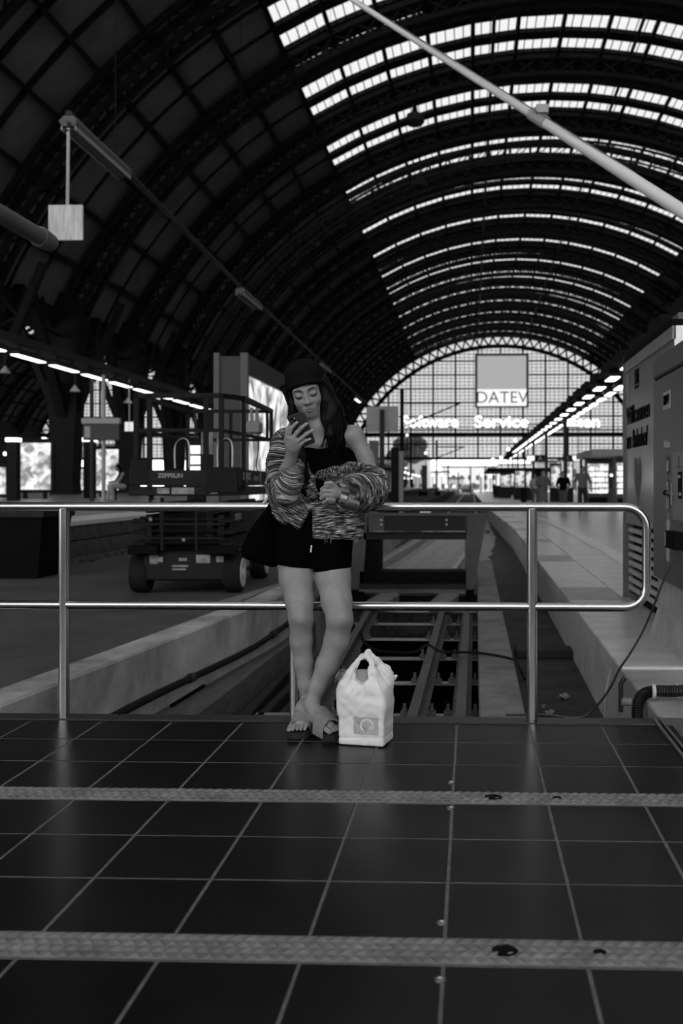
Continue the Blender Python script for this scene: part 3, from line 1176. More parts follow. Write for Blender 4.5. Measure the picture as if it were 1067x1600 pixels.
# scissor stack
for lev in range(4):
    z0 = .46 + lev * .115
    for sx in (-1, 1):
        L_('scissor_arm', MB().bevbox(sx * .36 - .03, sx * .36 + .03, .08, LL - .1, z0, z0 + .10, .006).bevbox(sx * .24 - .03, sx * .24 + .03, .12, LL - .12, z0, z0 + .10, .006), 'lift_paint', each=True)
    L_('cross_tube', MB().tube([(-.46, .10 + .02 * lev, z0 + .05), (.46, .10 + .02 * lev, z0 + .05)], .028, 10), 'lift_frame', None, True)
    for sx in (-1, 1):
        L_('arm_pad', MB().bevbox(sx * .43 - .08, sx * .43 + .05, .03 + .03 * (lev % 2), .16, z0 + .015, z0 + .06, .01), 'lift_frame')
L_('side_cover', MB().bevbox(.40, .425, .2, LL - .3, .70, .81, .005).bevbox(.40, .425, .2, LL - .3, .585, .69, .005).bevbox(.40, .425, .2, LL - .3, .82, .93, .005).bevbox(.40, .44, .12, LL - .4, .43, .55, .005), 'lift_paint', each=True)
# ladder at the front
ld = MB()
for x in (-.20, .14):
    ld.bar((x, -.02, .44), (x, -.02, .96), .03)
for z in (.56, .70, .86):
    ld.bar((-.42, -.02, z), (.42, -.02, z), .025)
L_('entry_ladder', ld, 'lift_frame')
# deck and toe boards
ZD = .98
L_('deck', MB().bevbox(-.50, .56, -.12, LL + .05, ZD, ZD + .09, .01), 'lift_paint')
toe = L_('toe_board', MB().box(-.34, .26, -.125, -.105, ZD + .10, ZD + .25).box(.545, .565, -.1, LL + .03, ZD + .10, ZD + .26).box(-.5, .56, LL + .03, LL + .05, ZD + .1, ZD + .26).box(-.5, -.48, -.1, LL + .03, ZD + .10, ZD + .26), 'lift_paint', each=True)
L_('side_bin', MB().bevbox(-.48, -.31, -.13, .02, ZD + .10, ZD + .36, .01).bevbox(.26, .56, -.13, .1, ZD + .02, ZD + .28, .01), 'lift_frame', each=True)
# railing tubes of the platform
ZR, ZM = 1.96, 1.62
def gr(name, a, b, w=.035):
    return L_(name, MB().bar(a, b, w, w), 'lift_frame')


for x in (-.43, -.30, .25, .40):
    gr('rail_post', (x, -.1, ZD + .05), (x, -.1, ZR), .045)
gr('top_rail', (-.45, -.1, ZR), (.42, -.1, ZR), .045)
gr('mid_rail', (-.45, -.1, ZM), (.40, -.1, ZM))
gr('rail_post', (.56, .22, ZD + .05), (.56, .22, ZR), .04)
gr('rail_post', (.56, LL, ZD + .05), (.56, LL, ZR - .02), .04)
gr('rail_post', (.56, LL - .3, ZM), (.56, LL - .3, ZR), .03)
gr('rail_post', (-.43, LL, ZD + .05), (-.43, LL, ZR), .04)
gr('top_rail', (.40, -.1, ZR), (.56, .22, ZR), .045)
gr('top_rail', (.56, .2, ZR), (.56, LL, ZR), .05)
gr('mid_rail', (.40, -.1, ZM), (.56, LL, ZM), .035)
gr('top_rail', (-.43, -.1, ZR), (-.43, LL, ZR), .045)
gr('mid_rail', (-.43, -.1, ZM), (-.43, LL, ZM))
gr('top_rail', (-.5, LL, ZR), (.56, LL, ZR), .04)
gr('mid_rail', (-.5, LL, ZM), (.56, LL, ZM))
for x in (-.16, .08):
    gr('rail_post', (x, LL, ZD + .05), (x, LL, ZR), .035)
# swing gate grips and plates
for x in (.0, .42):
    L_('gate_grip', MB().tube(spline([(x - .05, -.11, ZD + .27), (x - .05, -.11, ZD + .47), (x, -.11, ZD + .55), (x + .06, -.11, ZD + .55), (x + .09, -.11, ZD + .47), (x + .09, -.11, ZD + .27)], 4), .009, 6), 'steel_dull', None, True)
L_('manual_plate', MB().box(.10, .22, .35, .37, ZD + .42, ZD + .68).box(.26, .33, .35, .37, ZD + .42, ZD + .68), 'sticker', each=True)
cbx = L_('control_box', MB().bevbox(.40, .54, LL - .75, LL - .5, 1.66, 1.80, .02).box(.43, .46, LL - .7, LL - .66, 1.8, 1.95).box(.49, .52, LL - .7, LL - .66, 1.8, 1.95), 'machine_light')
L_('control_cable', MB().tube(spline([(.5, LL - .6, 1.66), (.5, LL - .55, 1.5), (.47, LL - .5, 1.3), (.50, LL - .45, 1.22), (.58, LL - .4, 1.2)], 5), .008, 6), 'black', cbx, True)
L_('cable_plug', MB().lathe((.52, LL - .42, 1.18), [(.01, -.04), (.07, -.03), (.09, 0), (.05, .03), (.01, .04)], 10), 'black', cbx, True)
L_('beacon', MB().lathe((-.04, 1.2, ZD + .09), [(.035, 0), (.035, .1), (.03, .16), (.001, .18)], 10), 'white_paint', None, True)
# stickers
for x0, x1, z0, z1, y in ((-.22, -.10, ZD + .02, ZD + .075, -.128), (-.08, .14, ZD + .015, ZD + .08, -.128), (.30, .37, ZD + .02, ZD + .07, -.128), (-.34, -.26, .30, .40, .04), (-.28, -.30 + .09, .32, .37, .04), (-.12, .04, .27, .29, .04), (.12, .26, .31, .39, .04), (.32, .39, .32, .38, .04), (-.05, .03, .33, .36, .04), (-.12, .02, .24, .255, .04), (-.34, -.31, .73, .76, .02), (.0, .03, .53, .56, -.04)):
    L_('sticker', MB().box(min(x0, x1), max(x0, x1), y, y + .012, z0, z1), 'sticker')
for y0, y1, z0, z1 in ((.70, .95, .33, .38), (1.02, 1.12, .32, .41), (.68, 1.1, .2, .29)):
    L_('sticker', MB().box(.457, .463, y0, y1, z0, z1), 'sticker')
L_('side_slot', MB().box(.456, .463, 1.3, 1.42, .2, .37), 'black')
FX = lambda o: frame(o, (1, 0, 0), (0, 0, 1))
SX = lambda o: frame(o, (0, 1, 0), (0, 0, 1))
text('lettering', 'ZEPPELIN', .058, 'lift_letter', lift, FX((-.09, -.13, ZD + .195)), .002, .002)
text('lettering', 'SKYJACK', .105, 'lift_letter', lift, SX((.57, .35, ZD + .19)), .002, .003)
L_('sticker', MB().box(.566, .571, .78, 1.05, ZD + .15, ZD + .2).box(.566, .571, 1.15, 1.22, ZD + .12, ZD + .24), 'sticker', each=True)
text('lettering', 'SKYJACK', .09, 'lift_letter', lift, SX((.43, .62, .752)), .002, .003)

# ---------------------------------------------------------------- big lit billboard behind the lift
bb = empty('billboard', (-5.35, 22.0, 0), 'tall grey billboard box with glowing picture behind the lift', 'billboard')
MB().box(-.30, .28, 0, 6.2, 0.0, 3.95).build('billboard_body', 'board_dark', bb)
MB().box(-.36, -.24, -.05, .1, 0, 4.02).build('edge_post', 'board_grey', bb)
MB().box(.24, .40, -.05, .1, 0, 4.02).build('edge_post', 'board_grey', bb)
fr_ = MB()
fr_.box(.27, .40, .1, 6.2, 3.55, 4.0)
fr_.box(.27, .40, .1, 6.2, .0, .72)
fr_.box(.27, .40, 6.0, 6.25, 0, 4.0)
fr_.build('picture_frame', 'board_dark', bb)


def poster_mat(name, strength, scale, seed):
    m = bpy.data.materials.new(name)
    m.use_nodes = True
    nt = m.node_tree
    b = nt.nodes['Principled BSDF']
    b.inputs['Roughness'].default_value = .3
    b.inputs['Base Color'].default_value = g4(.3)
    tc = nt.nodes.new('ShaderNodeTexCoord')
    mp = nt.nodes.new('ShaderNodeMapping')
    mp.inputs['Location'].default_value = (seed, seed * .7, seed * 1.3)
    n1 = nt.nodes.new('ShaderNodeTexNoise')
    n1.inputs['Scale'].default_value = scale
    n1.inputs['Detail'].default_value = 3
    n1.inputs['Distortion'].default_value = 1.2
    n2 = nt.nodes.new('ShaderNodeTexVoronoi')
    n2.inputs['Scale'].default_value = scale * 1.6
    r = nt.nodes.new('ShaderNodeMapRange')
    r.inputs['From Min'].default_value = .40
    r.inputs['From Max'].default_value = .64
    r.inputs['To Min'].default_value = .10
    r.inputs['To Max'].default_value = 1.0
    mu = nt.nodes.new('ShaderNodeMath')
    mu.operation = 'MULTIPLY_ADD'
    mu.inputs[1].default_value = .22
    nt.links.new(tc.outputs['Object'], mp.inputs[0])
    nt.links.new(mp.outputs[0], n1.inputs['Vector'])
    nt.links.new(mp.outputs[0], n2.inputs['Vector'])
    nt.links.new(n2.outputs['Distance'], mu.inputs[0])
    nt.links.new(n1.outputs['Fac'], mu.inputs[2])
    sb = nt.nodes.new('ShaderNodeMath')
    sb.operation = 'SUBTRACT'
    sb.inputs[1].default_value = .08
    nt.links.new(mu.outputs[0], sb.inputs[0])
    nt.links.new(sb.outputs[0], r.inputs['Value'])
    st = nt.nodes.new('ShaderNodeMath')
    st.operation = 'MULTIPLY'
    st.inputs[1].default_value = strength
    nt.links.new(r.outputs[0], st.inputs[0])
    b.inputs['Emission Color'].default_value = (1, 1, 1, 1)
    nt.links.new(st.outputs[0], b.inputs['Emission Strength'])
    MATS[name] = m
    return m


poster_mat('poster_big', .70, 1.1, 3.1)
poster_mat('poster_small', .62, 2.2, 8.4)
MB().box(.285, .32, .12, 5.98, .72, 3.55).build('lit_picture', 'poster_big', bb)

# ---------------------------------------------------------------- welcome panel and ticket machine on the right platform
wp = empty('welcome_panel', (1.5, 8.0, 0), 'grey glossy welcome panel with black lettering on the platform', 'panel')
PX0, PY0, PY1 = 0.0, -.62, 1.70
MB().box(.0, .30, PY0, PY1, .72, 2.26).build('panel_board', 'panel_gloss', wp)
MB().box(-.02, .06, PY1 - .05, PY1 + .03, 0, 2.32).build('panel_post', 'machine', wp)
MB().box(-.02, .32, PY0, PY1, 2.26, 2.31).build('panel_cap', 'black', wp)
MB().box(-.015, .01, PY0, PY1, 2.16, 2.26).build('panel_header', 'machine_light', wp)
MB().box(.06, .30, PY0, PY1 - .06, .0, .72).build('panel_base', 'black', wp)
MB().box(.02, .30, PY1 - .30, PY1 - .05, .0, .06).build('panel_foot', 'machine', wp)
for i in range(8):
    MB().bar((.03, PY0, .66 - i * .078), (.03, PY1 - .1, .66 - i * .078), .03, .042).build('base_slat', 'pole_grey', wp)
TX = lambda o: frame(o, (0, -1, 0), (0, 0, 1))
text('lettering', 'Willkommen', .235, 'letter_black', wp, TX((-.004, 1.60, 1.73)), .002, .0025, 'LEFT')
text('lettering', 'am Bahnhof', .235, 'letter_black', wp, TX((-.004, 1.60, 1.50)), .002, .0025, 'LEFT')
lg = MB()
for a, b in (((0, .93, 1.97), (0, .93, 2.12)), ((0, 1.13, 1.97), (0, 1.13, 2.12)), ((0, .93, 1.97), (0, 1.13, 1.97)), ((0, .93, 2.12), (0, 1.13, 2.12))):
    lg.bar(a, b, .022, .006, (1, 0, 0))
lo = lg.build('logo_frame', 'letter_black', wp)
text('lettering', 'DB', .14, 'letter_black', wp, TX((-.004, 1.03, 2.045)), .002, .005)
# heart shaped print on the panel
hp = []
for k in range(28):
    t = 2 * math.pi * k / 28
    hx_ = 16 * math.sin(t) ** 3
    hz_ = 13 * math.cos(t) - 5 * math.cos(2 * t) - 2 * math.cos(3 * t) - math.cos(4 * t)
    hp.append((-.003, .98 + hx_ * .0125, 1.14 + hz_ * .0165))
MB().prism(hp, (.002, 0, 0)).build('heart_print', 'board_grey', wp)

tm = empty('ticket_machine', (1.33, 6.25, 0), 'dark ticket machine with transport symbols on pale plinth at the right edge', 'ticket machine')
MB().bevbox(.0, .72, .0, 1.04, .42, 1.84, .012).build('machine_body', 'machine', tm)
MB().bevbox(-.004, .72, -.004, 1.044, 1.852, 2.0, .012).build('machine_head', 'machine', tm)
MB().box(.01, .70, .01, 1.03, 1.83, 1.86).build('head_gap', 'black', tm)
MB().box(.03, .72, -.012, .0, .43, 1.99).build('machine_flank', 'machine_light', tm)
MB().loft([[(-.02, -.6, 0), (.75, -.6, 0), (.75, 1.1, 0), (-.02, 1.1, 0)], [(.03, -.02, .2), (.72, -.02, .2), (.72, 1.03, .2), (.03, 1.03, .2)], [(.03, .0, .43), (.72, .0, .43), (.72, 1.03, .43), (.03, 1.03, .43)]]).build('plinth', 'plaster', tm)
MB().box(-.008, .01, -.02, .32, .86, 1.30).build('terminal_plate', 'machine_light', tm)
MB().box(-.012, -.004, .02, .13, 1.0, 1.17).build('terminal_print', 'black', tm)
MB().box(-.0135, -.011, .05, .12, 1.13, 1.15).box(-.0135, -.011, .03, .10, 1.02, 1.04).build('print_line', 'letter_pale', tm)
MB().bar((-.012, .1, 1.2), (-.012, .1, 1.27), .004, .004).bar((-.012, .06, 1.2), (-.012, .14, 1.2), .02, .004).build('spire_print', 'board_dark', tm)
MB().box(-.06, .01, -.02, .30, .68, .79).build('ticket_tray', 'black', tm)
MB().box(-.063, -.04, .285, .30, .69, .78).build('tray_lip', 'letter_pale', tm)
hd = MB().lathe((-.03, .30, 1.03), [(.001, -.02), (.035, -.02), (.035, .0), (.012, .0), (.012, .03)], 14, 'x')
MB().tube([(-.02, .27, 1.03), (-.02, .45, 1.035)], .012, 10).build('lock_barrel', 'steel_dull', tm, True)
MB().box(-.03, -.022, .262, .275, .96, 1.10).build('lock_plate', 'steel_dull', tm)
MB().tube([(-.02, .44, 1.035), (-.02, .50, 1.035)], .018, 10).build('lock_cap', 'black', tm, True)
TM = lambda y, z: TX((-.006, y, z))
pl = MB().box(-.004, .0, .42, .66, 1.60, 1.72).build('brand_plate', 'letter_pale', tm)
text('lettering', 'RMV', .10, 'letter_black', tm, TM(.54, 1.66), .002, .001)
text('lettering', 'Tickets', .075, 'letter_pale', tm, TM(.52, 1.36), .002, .001)


def disc(y, z, r0, m, x=-.004):
    return MB().lathe((x, y, z), [(r0, 0), (r0, .003), (.001, .003)], 22, 'x').build('symbol_disc', m, tm)


disc(.50, 1.22, .068, 'logo_dark')
MB().box(-.007, -.004, .47, .53, 1.18, 1.25).build('train_symbol', 'letter_pale', tm)
disc(.50, 1.06, .068, 'logo_dark')
text('lettering', 'S', .12, 'letter_pale', tm, TM(.50, 1.06), .002, .004)
text('lettering', 'U', .12, 'letter_pale', tm, TM(.50, .96), .002, .004)
MB().box(-.005, 0, .455, .545, .80, .85).box(-.005, 0, .47, .53, .76, .80).bar((-.003, .5, .85), (-.003, .47, .90), .008, .004).build('tram_symbol', 'letter_pale', tm)
MB().box(-.005, 0, .455, .545, .60, .66).box(-.005, 0, .465, .495, .575, .60).box(-.005, 0, .515, .54, .575, .60).build('bus_symbol', 'letter_pale', tm)
# grey box seen above the machine
pbx = at(1040, 530, 9.0)
tag(MB().bevbox(1.84, 2.4, 8.9, 9.2, 0.0, 2.62, .01).build('equipment_cabinet', 'board_grey'), 'plain grey cabinet rising behind the ticket machine', 'cabinet')

# hose, thin cable and ties at the platform corner
hp_ = [at(996, 1128, 5.0), at(996, 1105, 5.02), at(1003, 1087, 5.05), at(1020, 1080, 5.06), at(1045, 1080, 5.03), at(1070, 1079, 5.0), at(1120, 1076, 4.98)]
hs = empty('corrugated_hose', (0, 0, 0), 'black corrugated hose coming over the platform edge with pale ties', 'hose')
sp = spline(hp_, 14)
MB().tube(sp, [.027 + (.004 if i % 2 else 0) for i in range(len(sp))], 12).build('hose_run', 'hose', hs)
for px, py in ((1021, 1080), (1058, 1080)):
    p = at(px, py, 5.04)
    MB().tube([p + Vector((-.008, 0, 0)), p + Vector((.008, 0, 0))], .036, 12).build('cable_tie', 'pale_plate', hs)
cw = [at(790, 1117, 4.9), at(850, 1117, 4.9), at(905, 1121, 4.9), at(930, 1105, 4.95), at(953, 1075, 5.1), at(968, 1045, 5.2), at(985, 1020, 5.45), at(1005, 985, 5.8), at(1020, 950, 6.0), at(1040, 900, 6.15), at(1062, 865, 6.22)]
tag(MB().tube(spline(cw, 8), .0065, 7).build('thin_cable', 'hose', None, True), 'thin black cable slanting from the ticket machine down into the pit', 'cable')
# bits of pipe on the wall by the hose
pv = empty('wall_valve', (0, 0, 0), 'small pipe stub and valve on the platform wall by the hose', 'valve')
p0 = at(970, 1112, 5.0)
MB().tube([p0, p0 + Vector((0, .0, .14)), p0 + Vector((.02, 0, .17))], .012, 8).build('pipe_stub', 'hose', pv, True)
MB().tube([p0 + Vector((.0, 0, .05)), p0 + Vector((.05, 0, .05))], .02, 10).build('valve_body', 'concrete', pv, True)
p1 = at(945, 1112, 5.2)
pv2 = empty('wall_conduit', (0, 0, 0), 'pale bent conduit coming up the platform wall', 'conduit')
MB().tube(spline([p1 + Vector((0, 0, -.1)), p1 + Vector((0, 0, .06)), p1 + Vector((.03, .08, .16)), p1 + Vector((.06, .2, .18))], 5), .010, 8).build('conduit_run', 'concrete', pv2, True)

# dark tapered buffer block in the yard at the left edge
db = empty('buffer_block', (-5.45, 11.6, 0), 'black tapered buffer block at the left edge of the yard', 'buffer')
MB().loft([[(-.9, -.2, 0), (.42, -.2, 0), (.42, .5, 0), (-.9, .5, 0)], [(-.9, -.3, .70), (.52, -.3, .70), (.52, .55, .70), (-.9, .55, .70)]]).build('block_body', 'black', db)
MB().bevbox(-.95, .55, -.34, .58, .70, .80, .02).build('block_rim', 'buffer_paint', db)
# ================================================================== farther things: lamps, signs, posters, far end
# ---------------------------------------------------------------- advertisement on the end screen
YS = YEND - 1.2
def sp_(px, py):
    return at(px, py, YS)


ad = empty('roof_sign', sp_(784, 635), 'square illuminated company sign hung in front of the glazed end screen', 'sign')
def adb(name, x0, y0, x1, y1, d0, d1, m):
    a, b = rel(ad, sp_(x0, y1)), rel(ad, sp_(x1, y0))
    return MB().box(a.x, b.x, d0, d1, a.z, b.z).build(name, m, ad)


adb('sign_case', 742, 552, 826, 637, 0, .6, 'iron_light')
adb('sign_field', 746, 556, 822, 608, -.06, 0, 'sign_grey_lit')
adb('sign_band', 744.5, 608, 823.5, 634.5, -.1, 0, 'sign_white')
adb('sign_edge', 742, 552, 826, 556, -.12, 0, 'sign_grey')
adb('sign_edge', 742, 552, 745.5, 637, -.12, 0, 'sign_grey')
adb('sign_edge', 822.5, 552, 826, 637, -.12, 0, 'sign_grey')
c = rel(ad, sp_(784, 621.8))
text('lettering', 'DATEV', 3.0, 'board_dark', ad, FX((c.x, -.16, c.z)), .03, -.02)
hang = MB()
for px in (752, 816):
    a, b = rel(ad, sp_(px, 552)), rel(ad, sp_(px, 528))
    hang.bar((a.x, .3, a.z), (b.x, .3, b.z), .12)
hang.build('sign_hanger', 'iron', ad)
for w, px0, px1, lab in (('Software', 628, 716, 'glowing white word on the left above the dark transom of the end screen'),
                         ('Service', 741, 825, 'glowing white word in the middle below the square sign'),
                         ('Wissen', 856, 937, 'glowing white word on the right above the transom behind the lamp row')):
    o = empty('light_letters', sp_((px0 + px1) / 2, 669), lab, 'letters', 'lit words on the end screen')
    t = text('lettering', w, 2.9, 'letters_lit', o, FX((0, -.3, 1.05)), .12, .05)
    xs = [v.co.x for v in t.data.vertices]
    k = ((px1 - px0) / FPX * YS) / (max(xs) - min(xs))
    for v in t.data.vertices:
        v.co.x *= k
    MB().box(-4.7, 4.7, -.2, -.1, -.1, .05).build('letter_rail', 'iron', o)

# ---------------------------------------------------------------- rows of tube lamps
def lamp_row(X, Z, y0, pitch, n, L, W, label, group, beam, up=.25, skip=()):
    proto = None
    for i in range(n):
        lab = (ORD[i] + ' ' + label + ', counted from the near end') if i < len(ORD) else label + ', far end'
        if i in skip:
            continue
        y = y0 + i * pitch
        if proto is None:
            proto = empty('tube_lamp', (X, y, Z), lab, 'lamp', group)
            MB().loft([[(-W / 2, 0, 0), (W / 2, 0, 0), (W / 2, L, 0), (-W / 2, L, 0)], [(-W / 2 - .02, -.02, .08), (W / 2 + .02, -.02, .08), (W / 2 + .02, L + .02, .08), (-W / 2 - .02, L + .02, .08)],
                       [(-W / 4, 0.1, .16), (W / 4, .1, .16), (W / 4, L - .1, .16), (-W / 4, L - .1, .16)]]).build('lamp_housing', 'iron_light', proto)
            MB().bevbox(-W / 2 + .02, W / 2 - .02, .03, L - .03, -.035, 0, .01).build('lamp_diffuser', 'lamp_tube', proto)
            MB().bar((0, L * .2, .16), (0, L * .2, up), .03).bar((0, L * .8, .16), (0, L * .8, up), .03).parts('lamp_stem', 'iron', proto)
        else:
            tag(copy_tree(proto, None, (X, y, Z)), lab)


zl = 4.5
lamp_row(-11.9, zl, 23.2, 2.36, 16, 1.75, .26, 'tube lamp in the row over the left platform', 'tube lamps over the left platform', True)
struct(MB().box(-12.3, -11.7, 20, 62, zl + .25, zl + .46).build('trim_7', 'iron_light'), 'long dark beam carrying the lamps over the left platform')
lamp_row(4.3, 4.30, 20.4, 3.1, 26, 1.25, .34, 'tube lamp in the inner row over the right platform', 'inner lamp row over the right platform', True)
lamp_row(4.78, 4.20, 22.4, 2.25, 44, 1.35, .26, 'tube lamp in the outer row over the right platform', 'outer lamp row over the right platform', True, .34)
bm_ = MB().box(4.15, 4.95, 18, 125, 4.52, 4.60)
for y in range(20, 124, 3):
    bm_.box(4.35, 4.75, y, y + 1.6, 4.6, 5.0)
struct(bm_.build('trim_8', 'iron'), 'dark service beam carrying the double lamp row on the right')
hm = MB()
for y in range(24, 124, 12):
    hm.bar((4.55, y, 0), (4.55, y, 4.55), .16) if y > 44 else None
    if y > 44:
        hm.bar((4.55, y, 3.0), (4.55, y + 1.2, 4.5), .08)
struct(hm.build('lamp_post', 'iron_light'), 'posts under the lamp row on the right platform')
# posts of the left lamp beam and its hanging cone lamps
ps = MB()
for y in (31.5, 43.5, 55.5):
    ps.bar((-12.13, y, .5), (-12.13, y, zl + .3), .1)
struct(ps.build('beam_post', 'iron_light'), 'dark posts under the lamp beam on the left platform')
for i, (px, py, Y) in enumerate(((8, 583, 27.6), (117, 612, 30.2), (200, 630, 35.4))):
    p = at(px, py, Y)
    o = empty('cone_lamp', p, ('conical hanging lamp at the left frame edge under the lamp beam', 'conical hanging lamp under the lamp beam beside the big column', 'conical hanging lamp above the white square sign')[i], 'lamp', 'cone lamps')
    MB().lathe((0, 0, 0), [(.03, .2), (.06, .14), (.13, .05), (.15, .0), (.12, .01), (.03, .1)], 14).build('lamp_shade', 'pole_grey', o, True)
    MB().tube([(0, 0, .25), (0, 0, zl + .3 - p.z)], .02, 6).build('stem', 'iron_light', o)

# ---------------------------------------------------------------- long wire with lamps at the upper left
la = [(107, 197, 14.0), (375, 458, 26.2), (502, 572, 42.4), (556, 623, 58.5)]
pts_ = [at(*q) for q in la]
wz = pts_[0].z
far = Vector((-6.9, 70, wz))
near = Vector((-5.5, 8.0, wz + .1))
labs = ['unlit tube lamp above the square plate at upper left', 'unlit tube lamp halfway along the hanging rail', 'dim tube lamp behind the woman cap on the hanging rail', 'glowing lamp at the far end of the hanging rail']
wr_ = empty('lamp_rail', (0, 0, 0), 'thin straight rail running away under the left roof with lamps on it', 'rail')
MB().tube([pts_[0] + Vector((0, 0, .18)), pts_[1] + Vector((0, 0, .18)), pts_[2] + Vector((0, 0, .18)), far + Vector((0, 0, .18))], .05, 8).build('rail_tube', 'iron_light', wr_)
hh = MB()
for y in (16.0, 25.7, 35.5, 45.2, 55.0, 64.7):
    t = (y - 14) / 56
    x = pts_[0].x + (far.x - pts_[0].x) * t
    hh.bar((x, y, wz + .2), (x, y, HZC + math.sqrt(30.3 ** 2 - (x - HX) ** 2)), .012)
hh.parts('hanger', 'iron', wr_)
for i, p in enumerate(pts_):
    o = empty('rail_lamp', p, labs[i], 'lamp', 'lamps on the hanging rail')
    L = 2.3
    MB().loft([[(-.1, 0, 0), (.1, 0, 0), (.1, L, 0), (-.1, L, 0)], [(-.13, -.03, .07), (.13, -.03, .07), (.13, L + .03, .07), (-.13, L + .03, .07)], [(-.07, 0, .15), (.07, 0, .15), (.07, L, .15), (-.07, L, .15)]]).build('lamp_housing', 'board_grey', o)
    MB().bevbox(-.09, .09, .05, L - .05, -.05, 0, .015).build('lamp_cover', 'lamp_tube' if i == 3 else 'board_dark', o)
    MB().bevbox(-.11, -.09, 0, L, -.06, 0, .004).bevbox(.09, .11, 0, L, -.06, 0, .004).parts('lamp_lip', 'sign_grey', o)

# square plate on a rod
sq = empty('track_plate', at(103, 348, 13.9), 'square weathered plate hanging on a thin rod at upper left', 'sign')
MB().bevbox(-.245, .245, -.015, .015, -.25, .25, .004).build('plate', 'plate_paint', sq)
q = rel(sq, at(104, 200, 13.9))
MB().bar((.01, .02, -.2), (.03, .02, q.z), .04, .03, (0, 1, 0)).build('rod', 'pole_grey', sq)
MB().bar((.03, .02, q.z - .05), (pts_[0].x - sq.location.x, .15, q.z + .2), .05).build('clamp', 'iron_light', sq)
mp_ = MATS['pole_grey']
# pipe end at the left edge
pe = empty('signal_pipe', (0, 0, 0), 'grey pipe with collar poking in from the left edge', 'pipe')
a, b = at(64, 371, 9.75), at(-230, 205, 7.0)
b.z = a.z
b.x = a.x
MB().tube([a, b], .085, 16).build('pipe_run', 'board_grey', pe, True)
MB().tube([a, a + (b - a).normalized() * .02, a + (b - a).normalized() * -.22], [.1, .105, .088], 16).build('pipe_end', 'board_grey', pe, True)
MB().tube([a + Vector((0, -.06, 0)), a], .1, 16).build('collar', 'board_grey', pe, True)
a2 = at(-60, 365, 8.4)
MB().tube([(a.x - .1, 8.2, a.z - .12), (a.x - 3, 8.2, a.z - .12)], .05, 10).build('bracket', 'pole_grey', pe)
MB().bar((a.x - 2.9, 8.2, 0), (a.x - 2.9, 8.2, a.z), .16).build('mast', 'pole_grey', pe)

# the slanted pale pole across the skylights
sl_ = empty('slanted_pole', (0, 0, 0), 'long pale tapered pole slanting across the skylights', 'pole')
q0, q1, q2 = at(1067, 331, 9.0), at(840, 184, 9.9), at(548, -2, 11.0)
d = (q1 - q0)
base = q0 - d * (q0.z / d.z)
tip = q2 + (q2 - q1) * .25
MB().tube([base, q0, q1], [.075, .063, .052], 14).build('lower_pole', 'white_paint', sl_, True)
MB().tube([q1, q2, tip], [.046, .029, .024], 14).build('upper_pole', 'white_paint', sl_, True)
MB().tube([q1 - d.normalized() * .12, q1 + d.normalized() * .1], .062, 12).build('clamp', 'pole_grey', sl_, True)
MB().box(q1.x - .02, q1.x + .1, q1.y - .1, q1.y, q1.z + .02, q1.z + .1).build('clamp_lug', 'pole_grey', sl_)
MB().tube([q0 + (q1 - q0) * .3 + Vector((.0, 0, .075)), q2 + Vector((0, 0, .03))], .007, 6).build('pole_wire', 'board_grey', sl_)
MB().bevbox(base.x - .25, base.x + .25, base.y - .25, base.y + .25, 0, .05, .01).build('foot_plate', 'iron_light', sl_)

# ---------------------------------------------------------------- left platform: posters, sign, bench and so on
def lit_poster(px0, px1, py0, py1, Y, label, posts=True):
    a, b = at(px0, py1, Y), at(px1, py0, Y)
    o = empty('poster_case', ((a.x + b.x) / 2, Y, .545), label, 'poster case', 'lit poster cases on the left platform')
    w, z0, z1 = (b.x - a.x) / 2, a.z - .545, b.z - .545
    MB().bevbox(-w - .12, w + .12, 0, .22, z0 - .12, z1 + .16, .02).build('case', 'iron', o)
    MB().box(-w, w, -.02, 0, z0, z1).build('lit_poster', 'poster_small', o)
    MB().box(-w * .7, -w * .5, .05, .17, 0, z0).box(w * .5, w * .7, .05, .17, 0, z0).parts('case_leg', 'iron', o)


lit_poster(27, 79, 692, 765, 37.0, 'glowing poster case at left, left of the big dark column')
lit_poster(149, 185, 702, 766, 42.0, 'glowing poster case right of the big dark column')
lit_poster(-12, 9, 730, 772, 40.0, 'glowing poster case cut by the left frame edge')
lit_poster(120, 130, 733, 766, 64.0, 'narrow glowing case just right of the big dark column')
for px0, px1, Y, lab in ((10, 26, 33.0, 'dark upright pillar left of the first poster case'), (130, 146, 38.5, 'dark upright pillar between column and second poster case')):
    a, b = at(px0, 700, Y), at(px1, 700, Y)
    o = empty('info_pillar', ((a.x + b.x) / 2, Y, .545), lab, 'pillar', 'info pillars on the left platform')
    w = (b.x - a.x) / 2
    MB().bevbox(-w, w, 0, .3, 0, at(0, 690, Y).z - .545, .02).build('pillar_body', 'iron', o)
    MB().bevbox(-w * 1.1, w * 1.1, -.05, .35, at(0, 690, Y).z - .545, at(0, 684, Y).z - .545, .01).build('pillar_lamp', 'lamp_small', o)
# near dark column in front of posters: wide dark pier seen at x 75-130
# name board on a pole
Y = 30.0
nb = empty('name_board', (at(160, 670, Y).x, Y, .545), 'flat grey station board on a pole on the left platform', 'sign')
a, b = rel(nb, at(131, 688, Y)), rel(nb, at(187, 656, Y))
MB().bevbox(a.x, b.x, -.06, .06, a.z, b.z - .12, .01).build('board', 'board_dark', nb)
MB().bevbox(a.x - .04, b.x + .02, -.09, .09, b.z - .12, b.z + .05, .01).build('board_top', 'sign_grey', nb)
MB().box(a.x + .05, a.x + .22, -.075, -.06, a.z + .08, b.z - .2).build('board_field', 'sign_grey', nb)
MB().tube([(0, .1, 0), (0, .1, 3.9)], .06, 10).build('pole', 'pole_grey', nb)
emit_mat('sign_dim', .3)
